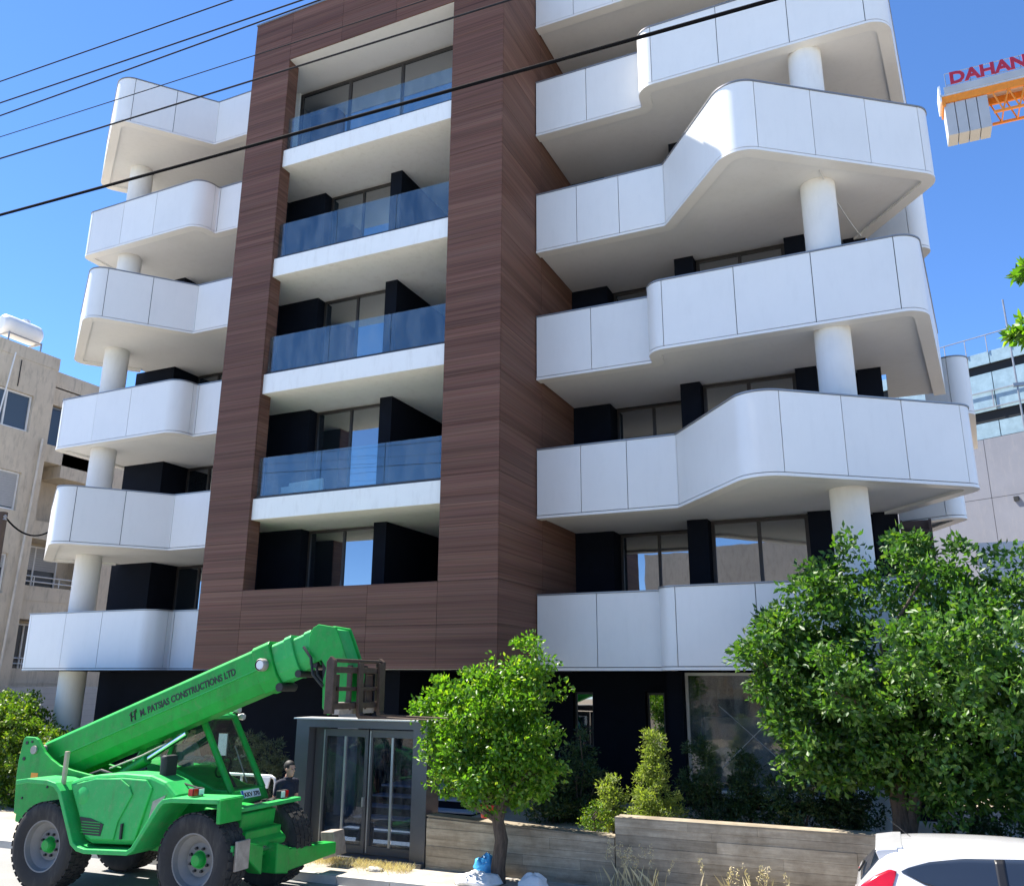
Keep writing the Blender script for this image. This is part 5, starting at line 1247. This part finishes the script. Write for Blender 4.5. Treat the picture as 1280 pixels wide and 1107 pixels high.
# ================================================================== vegetation
def leaf_mesh(name, C, Nrm, L, W, mat, parent, fold=.25, droop=.2):
    """one folded leaf (4 verts, 2 tris) for each centre"""
    n = len(C); r = rng.normal(size=(n, 3)); d = r * .75 + Nrm * .8; d[:, 2] -= droop * rng.random(n); d /= np.linalg.norm(d, axis=1)[:, None]
    s = np.cross(d, rng.normal(size=(n, 3))); s /= np.linalg.norm(s, axis=1)[:, None] + 1e-9; u = np.cross(s, d)
    l = L * rng.uniform(.65, 1.25, n)[:, None]; w = W * rng.uniform(.7, 1.2, n)[:, None]
    V = np.empty((n, 4, 3)); V[:, 0] = C; V[:, 1] = C + d * l * .5 + s * w + u * w * fold; V[:, 2] = C + d * l - u * l * .08; V[:, 3] = C + d * l * .5 - s * w + u * w * fold
    c = C.mean(0); V = (V - c).reshape(-1, 3)
    me = bpy.data.meshes.new(name); me.vertices.add(4 * n); me.vertices.foreach_set('co', V.ravel())
    me.loops.add(6 * n); me.polygons.add(2 * n)
    b = np.arange(n)[:, None] * 4; me.loops.foreach_set('vertex_index', (b + np.array([0, 1, 2, 0, 2, 3])).ravel().astype(np.int32))
    me.polygons.foreach_set('loop_start', np.arange(2 * n, dtype=np.int32) * 3); me.polygons.foreach_set('loop_total', np.full(2 * n, 3, dtype=np.int32))
    me.update(calc_edges=True); me.materials.append(MATS[mat])
    o = bpy.data.objects.new(name, me); link(o, parent, c); return o
def crown_points(lobes, ntips, per, tip_r, shell=.55, seed=1):
    """tips spread over the lobes' volume (mostly the outer shell), a spray of leaves round each tip"""
    g = np.random.default_rng(seed); vol = np.array([l[3] * l[4] * l[5] for l in lobes]) ** .67; vol = vol / vol.sum(); C = []; Nn = []; tips = []
    for i in range(ntips):
        l = lobes[g.choice(len(lobes), p=vol)]; v = g.normal(size=3); v /= np.linalg.norm(v)
        r = (shell + (1.02 - shell) * g.random() ** .6) * (1 + .10 * math.sin(7 * v[0] + 5 * v[2] + l[0])) if g.random() < .8 else g.random() * .8
        t = np.array(l[:3]) + v * r * np.array(l[3:6]); tips.append(t)
        k = int(per * g.uniform(.5, 1.5)); rr = tip_r * g.uniform(.6, 1.3)
        q = g.normal(size=(k, 3)); q /= np.linalg.norm(q, axis=1)[:, None]; q *= (g.random(k) ** .45)[:, None] * rr; q[:, 2] *= .75
        C.append(t + q); Nn.append(q / rr * .6 + v * .5 + np.array([0, 0, .25]))
    return np.concatenate(C), np.concatenate(Nn), tips
def tree(name, label, cat, base, trunk, lobes, ntips, per, tip_r, L, W, mat, seed, limbs=10, shell=.5, trunk_r=(.1, .05), group=None):
    T = root(name, base, label, cat, group)
    n = len(trunk); MB().tube(trunk, list(np.linspace(trunk_r[0], trunk_r[1], n)), 12).build('trunk', 'bark', T, smooth=True)
    C, Nn, tips = crown_points(lobes, ntips, per, tip_r, shell, seed)
    cr = leaf_mesh('crown', C, Nn, L, W, mat, T)
    g = np.random.default_rng(seed + 5)
    for i in range(limbs):
        t = np.array(tips[g.integers(len(tips))]); s = np.array(trunk[-1]) if i % 3 else np.array(trunk[-2]); m1 = s + (t - s) * .5 + g.normal(size=3) * .12 * np.linalg.norm(t - s)
        MB().tube([tuple(s), tuple(m1), tuple(t)], [trunk_r[1] * .75, trunk_r[1] * .45, .008], 7).build('limb', 'bark', T, smooth=True)
    return T
# small citrus tree on the pavement
tb = at_z((628, 1101), .116); tx, ty = tb[0], tb[1] - .15
def PX(px, py, y): q = at_y((px, py), y); return q
lob = []
for (px, py, rx, rz, dy) in ((615, 905, .95, .72, 0), (560, 895, .62, .55, -.1), (650, 870, .62, .65, .1), (658, 925, .60, .70, .1), (590, 950, .75, .60, -.2), (640, 965, .70, .5, .1), (662, 832, .34, .46, .1), (545, 870, .40, .30, -.2), (610, 860, .5, .4, -.1), (575, 975, .55, .38, -.2), (678, 950, .38, .5, 0), (620, 985, .6, .3, 0)):
    q = PX(px, py, ty + dy); lob.append((*q, rx, min(rx, .85), rz))
b1 = PX(632, 985, ty)
tree('citrus_tree', 'small round citrus tree on the pavement before the low concrete wall', 'tree', (tx, ty, .116),
     [(tx, ty, .05), (tx - .01, ty, .35), (tx + .05, ty, .75), (tx - .02, ty, 1.05), (b1[0], ty, b1[2] + .1)], lob, 370, 58, .22, .088, .027, 'leaf_citrus', 3, limbs=12, trunk_r=(.125, .09))
# large glossy tree behind the wall
bx = PX(1127, 1030, 15.2); lob = []
for (px, py, rx, ry, rz, dy) in ((1120, 850, 1.7, 1.4, 1.45, 0), (1010, 800, 1.0, 1.0, .95, -.2), (965, 800, .55, .7, .5, -.3), (1100, 720, .95, .9, .70, 0), (1190, 750, 1.05, 1.0, .85, .1), (1250, 830, 1.25, 1.1, 1.2, 0), (1040, 900, 1.0, 1.0, .75, -.2), (1150, 940, 1.35, 1.1, .7, 0), (1240, 920, 1.2, 1.1, .8, 0), (1020, 740, .45, .5, .45, -.1), (975, 850, .55, .6, .5, -.3), (1125, 680, .3, .3, .3, 0), (1265, 730, .6, .6, .5, -.2), (1035, 715, .3, .3, .3, 0), (1000, 930, .35, .4, .5, -.4), (1080, 960, 1.0, .9, .5, -.1), (1190, 985, 1.0, .9, .45, 0), (1270, 980, .9, .9, .5, 0), (1170, 820, 1.0, .9, .8, -1.2), (1070, 850, .8, .7, .6, -1.1), (1245, 850, 1.0, .9, .8, -1.4)):
    q = PX(px, py, 15.2 + dy); lob.append((*q, rx, ry, rz))
T2 = tree('broadleaf_tree', 'large glossy dark green tree behind the concrete wall above the parked car', 'tree', (bx[0], 15.2, .72),
     [(bx[0], 15.2, .6), (bx[0] + .03, 15.2, 1.3), (bx[0] - .03, 15.2, 1.9), (bx[0] - .08, 15.2, 2.6)], lob, 800, 60, .26, .12, .032, 'leaf_glossy', 11, limbs=16, trunk_r=(.17, .10))
MB().tube([(bx[0] + .02, 15.2, .8), (bx[0] + .25, 15.15, 1.6), (bx[0] + .5, 15.1, 2.4)], [.12, .1, .06], 10).build('trunk', 'bark', T2, smooth=True)
# shrubs behind the street wall
def shrub(px, ytop, ybot, width, y, mat, label, seed, L=.07, W=.014, per=40, ntips=70, cone=True, group=None, name='garden_shrub'):
    a_, b_ = PX(px, ytop, y), PX(px, ybot, y); h = a_[2] - b_[2]; lob = []; c = (a_ + b_) / 2; nl = 5
    for i in range(nl):
        t = (i + .5) / nl; r_ = width * (1 - .75 * t if cone else .7 + .3 * math.sin(math.pi * t))
        lob.append((c[0] + (rng.random() - .5) * width * .3, y, b_[2] + h * t, r_, r_ * .85, h / nl * .85))
    base = (c[0], y, min(b_[2], .72))
    return tree(name, label, 'shrub', base, [(c[0], y, base[2] - .05), (c[0] + .02, y, (base[2] + b_[2]) / 2 + .1), (c[0], y, c[2])], lob, ntips, per, .13, L, W, mat, seed, limbs=4, trunk_r=(.03, .02), group=group)
shrub(818, 920, 1022, .46, 15.0, 'leaf_conifer', 'sunlit yellow-green conical conifer above the joint of the concrete walls', 21, .075, .010, 60, 110)
shrub(766, 975, 1030, .24, 15.05, 'leaf_conifer', 'low bright green shrub between the sunlit conifer and the citrus tree', 22, .07, .014, 45, 45, False)
shrub(742, 1005, 1040, .22, 14.7, 'leaf_hedge', 'tiny pale shrub poking over the lower concrete wall', 30, .06, .012, 40, 22, False)
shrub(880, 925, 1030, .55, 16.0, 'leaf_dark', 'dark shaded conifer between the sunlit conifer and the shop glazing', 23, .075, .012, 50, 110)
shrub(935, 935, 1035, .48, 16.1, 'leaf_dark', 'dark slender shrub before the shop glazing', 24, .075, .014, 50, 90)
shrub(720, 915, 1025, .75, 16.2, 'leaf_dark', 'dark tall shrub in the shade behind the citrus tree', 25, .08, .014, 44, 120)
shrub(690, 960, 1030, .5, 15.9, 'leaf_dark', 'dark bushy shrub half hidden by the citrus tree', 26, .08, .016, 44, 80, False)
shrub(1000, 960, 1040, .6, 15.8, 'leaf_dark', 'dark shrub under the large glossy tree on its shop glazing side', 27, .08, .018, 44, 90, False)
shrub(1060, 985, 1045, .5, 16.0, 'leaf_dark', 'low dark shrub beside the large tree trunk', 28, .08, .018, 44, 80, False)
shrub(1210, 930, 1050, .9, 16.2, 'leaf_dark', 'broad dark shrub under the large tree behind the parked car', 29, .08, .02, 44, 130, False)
shrub(1270, 900, 1040, .8, 16.5, 'leaf_olive', 'grey-green shrub at the garden end beyond the large tree', 31, .08, .016, 40, 90, False)
# hedge and bushes on the left
hb_ = [PX(x, y, 17.0) for x, y in ((0, 905), (-40, 920), (35, 915), (55, 935), (10, 960), (-60, 950), (30, 985), (-20, 1000))]
tree('hedge_bush', 'tall sunlit hedge bush beside the white column behind the telehandler', 'bush', (hb_[0][0], 17.0, 0),
     [(hb_[0][0], 17, 0), (hb_[0][0], 17, .6), (hb_[0][0], 17, 1.2)], [(*q, 1.0, .9, .62) for q in hb_] + [(hb_[0][0] - .3, 17.0, hb_[0][2] + .45, 1.1, .8, .5), (hb_[0][0] + .6, 17.0, hb_[0][2] + .35, .5, .5, .4)], 560, 56, .26, .10, .032, 'leaf_hedge', 41, limbs=6, trunk_r=(.07, .05))
q = PX(112, 880, 27.0)
tree('far_bush', 'bright leafy bush seen between the white column and the dark wall', 'bush', (q[0], 27, 0), [(q[0], 27, 0), (q[0], 27, 1.0), (q[0], 27, 1.8)], [(q[0], 27, q[2] - .6, 1.3, 1.0, 1.6), (q[0] + .3, 27, q[2] + .5, .8, .8, .8)], 160, 40, .3, .10, .026, 'leaf_hedge', 43, limbs=5, trunk_r=(.07, .05))
for i, (px, py, w_) in enumerate(((312, 945, .42), (338, 955, .34), (285, 960, .35))):
    shrub(px, py - 25, py + 55, w_, 16.4 + .15 * i, 'leaf_olive', ['silvery feathery shrub behind the white handrail', 'silvery shrub between the handrail and the gate portal', 'silvery shrub seen through the telehandler windscreen'][i], 51 + i, .10, .008, 40, 60, False)
# white handrail with a small sign behind the telehandler
ha, hb2 = PX(262, 965, 15.4), PX(345, 967, 15.4)
hr = root('handrail', ((ha[0] + hb2[0]) / 2, 15.4, .1), 'white tubular handrail beside the entrance gate', 'handrail')
MB().tube([(ha[0] - 1.2, 15.4, ha[2]), (hb2[0] - .12, 15.4, ha[2]), (hb2[0] - .03, 15.4, ha[2] - .04), (hb2[0], 15.4, ha[2] - .12), (hb2[0], 15.4, .1)], .032, 10).build('rail', 'white_plastic', hr, smooth=True)
for x in (ha[0] - 1.2, (ha[0] + hb2[0]) / 2): MB().tube([(x, 15.4, .1), (x, 15.4, ha[2])], .028, 8).build('post', 'white_plastic', hr, smooth=True)
q = PX(331, 977, 15.3); o = MB().prism([(q[0] - .13, q[2] + .1), (q[0] + .13, q[2] + .1), (q[0] + .07, q[2] - .12), (q[0] - .08, q[2] - .12)], 15.30, 15.33).build('notice_plate', 'sign_white', hr)
q = PX(283, 940, 15.6); box('notice_board', q[0] - .12, q[0] + .12, 15.45, 15.48, q[2] - .05, q[2] + .4, 'light_metal', hr)
# branch tips of a street tree standing right of the view
tr0 = (3.4, 8.6, 0)
qa, qb = PX(1279, 340, 9.0), PX(1277, 415, 9.0)
lob = [(qa[0] + .08, 9.0, qa[2], .15, .13, .08), (qb[0] + .04, 9.0, qb[2], .16, .15, .13), (2.6, 8.8, 7.2, .7, .7, .6), (3.4, 8.6, 7.6, .9, .9, .8), (4.1, 8.4, 6.8, .8, .8, .6), (3.2, 8.6, 6.2, .8, .6, .5)]
ST = root('street_tree', tr0, 'street tree whose leafy twig tips stand out before the unfinished grey building', 'tree')
MB().tube([tr0, (3.42, 8.6, 2.5), (3.35, 8.6, 5.0), (3.4, 8.6, 7.2)], [.16, .13, .10, .05], 10).build('trunk', 'bark', ST, smooth=True)
for l in lob: MB().tube([(3.36, 8.6, 5.2), ((3.36 + l[0]) / 2, 8.8, (5.4 + l[2]) / 2 + .2), (l[0], l[1], l[2] - .02)], [.05, .03, .008], 7).build('limb', 'bark', ST, smooth=True)
Cs, Ns = [], []
for i, l in enumerate(lob):
    C, Nn, _ = crown_points([l], 16 if i < 2 else 60, 26 if i < 2 else 40, .06 if i < 2 else .25, .3, 60 + i); Cs.append(C); Ns.append(Nn)
leaf_mesh('crown', np.concatenate(Cs), np.concatenate(Ns), .10, .026, 'leaf_citrus', ST)
# dry grass along the gate and wall
def grass(name, pts, hmin, hmax, label, mat='dry_straw', lean=.35):
    n = len(pts); P = np.array(pts); h = rng.uniform(hmin, hmax, n)[:, None]; dv = np.c_[rng.normal(size=(n, 2)) * lean, np.ones(n)]; dv /= np.linalg.norm(dv, axis=1)[:, None]
    s = np.c_[rng.normal(size=(n, 2)), np.zeros(n)]; s /= np.linalg.norm(s, axis=1)[:, None]; w = .0016 + .0014 * rng.random(n)[:, None]
    V = np.empty((n, 4, 3)); V[:, 0] = P - s * w; V[:, 1] = P + s * w; V[:, 2] = P + dv * h * .6 + s * w * .8; V[:, 3] = P + dv * h + np.c_[dv[:, :2] * .3 * h, -.05 * h]
    c = P.mean(0); m_ = MB(); V = V.reshape(-1, 3)
    me = bpy.data.meshes.new(name); me.from_pydata((V - c).tolist(), [], [(4 * i, 4 * i + 1, 4 * i + 2, 4 * i + 3) for i in range(n)]); me.materials.append(MATS[mat])
    o = bpy.data.objects.new(name, me); link(o, None, c); tag(o, label, 'grass', kind='stuff'); return o
grass('dry_grass', [(rng.uniform(-11.0, -8.1), 13.85 - abs(rng.normal()) * .16, .116) for _ in range(2600)], .03, .16, 'dry straw-coloured grass along the gate threshold')
grass('wall_weeds', [(rng.normal(-4.25 if rng.random() < .6 else -2.6, .28), 13.98 - abs(rng.normal()) * .06, .116) for _ in range(110)], .12, .5, 'pale dry weeds growing at the foot of the concrete wall', lean=.22)
C = []
g = np.random.default_rng(5)
for i in range(26):
    x = -4.25 + g.normal() * .25 if i < 17 else -2.6 + g.normal() * .3; zt = g.uniform(.45, .78 if i < 17 else .6)
    k = 26; t = np.linspace(0, 1, k)[:, None]; C.append(np.c_[x + (t * .06 * g.normal()), 13.9 - t * .03 + g.normal(size=(k, 1)) * .012, .116 + zt - t * .18] + g.normal(size=(k, 3)) * .012)
C = np.concatenate(C); o = leaf_mesh('weed_seedheads', C, np.tile([0, 0, -.6], (len(C), 1)), .045, .006, 'dry_straw', None); tag(o, 'pale drooping seed heads of weeds before the concrete wall', 'weeds', kind='stuff')
# litter and sacks round the citrus trunk
def lump(name, c, r, mat, label, cat, seed, sharp=.18, group=None):
    g = np.random.default_rng(seed); m_ = MB(); n, k = 14, 20; ph = g.random(6) * 6
    for i in range(n + 1):
        a_ = -math.pi / 2 + math.pi * (i + .001) / (n + .002)
        for j in range(k):
            b_ = 2 * math.pi * j / k; f = 1 + sharp * (math.sin(3 * b_ + ph[0] + 2 * a_) + .7 * math.sin(5 * b_ + ph[1] - 3 * a_) + .5 * math.sin(8 * a_ + ph[2] + b_)) + sharp * .35 * g.normal()
            m_.v.append((c[0] + r[0] * f * math.cos(a_) * math.cos(b_), c[1] + r[1] * f * math.cos(a_) * math.sin(b_), max(.118, c[2] + r[2] * f * math.sin(a_))))
    m_.f = [(i * k + j, i * k + (j + 1) % k, (i + 1) * k + (j + 1) % k, (i + 1) * k + j) for i in range(n) for j in range(k)]; m_.mi = [0] * len(m_.f)
    o = m_.build(name, mat, smooth=True, auto=False); tag(o, label, cat, group); return o
q = PX(609, 1085, ty + .12); lump('plastic_bag', (q[0], ty + .12, q[2] - .02), (.20, .16, .20), 'bag_blue', 'crumpled light blue plastic bag leaning on the citrus trunk', 'bag', 71, .16)
q = PX(590, 1102, ty - .25); lump('rubble_sack', (q[0] + .1, ty - .25, .16), (.38, .26, .14), 'sack_white', 'flat white sack at the citrus trunk beside the blue bag', 'sack', 72, .10, 'white sacks round the tree')
q = PX(668, 1104, ty - .1); lump('rubble_sack', (q[0], ty - .1, .15), (.24, .22, .17), 'sack_white', 'small greyish sack on the shaded side of the citrus trunk', 'sack', 73, .10, 'white sacks round the tree')
q = PX(470, 1092, 13.6); lump('concrete_lump', (q[0], 13.55, .13), (.16, .09, .05), 'kerb_stone', 'flat pale stone lying in the dry grass by the gate', 'stone', 74, .1)
q = PX(610, 1005, 15.3); rb_ = MB().lathe([(.0, 0), (.11, 0), (.15, .28), (.16, .29), (.145, .29), (.105, .02), (0, .02)], (q[0], 15.3, .72), 'z', 20).build('bucket', 'red_plastic', smooth=True); tag(rb_, 'red plastic bucket behind the low wall under the citrus crown', 'bucket')
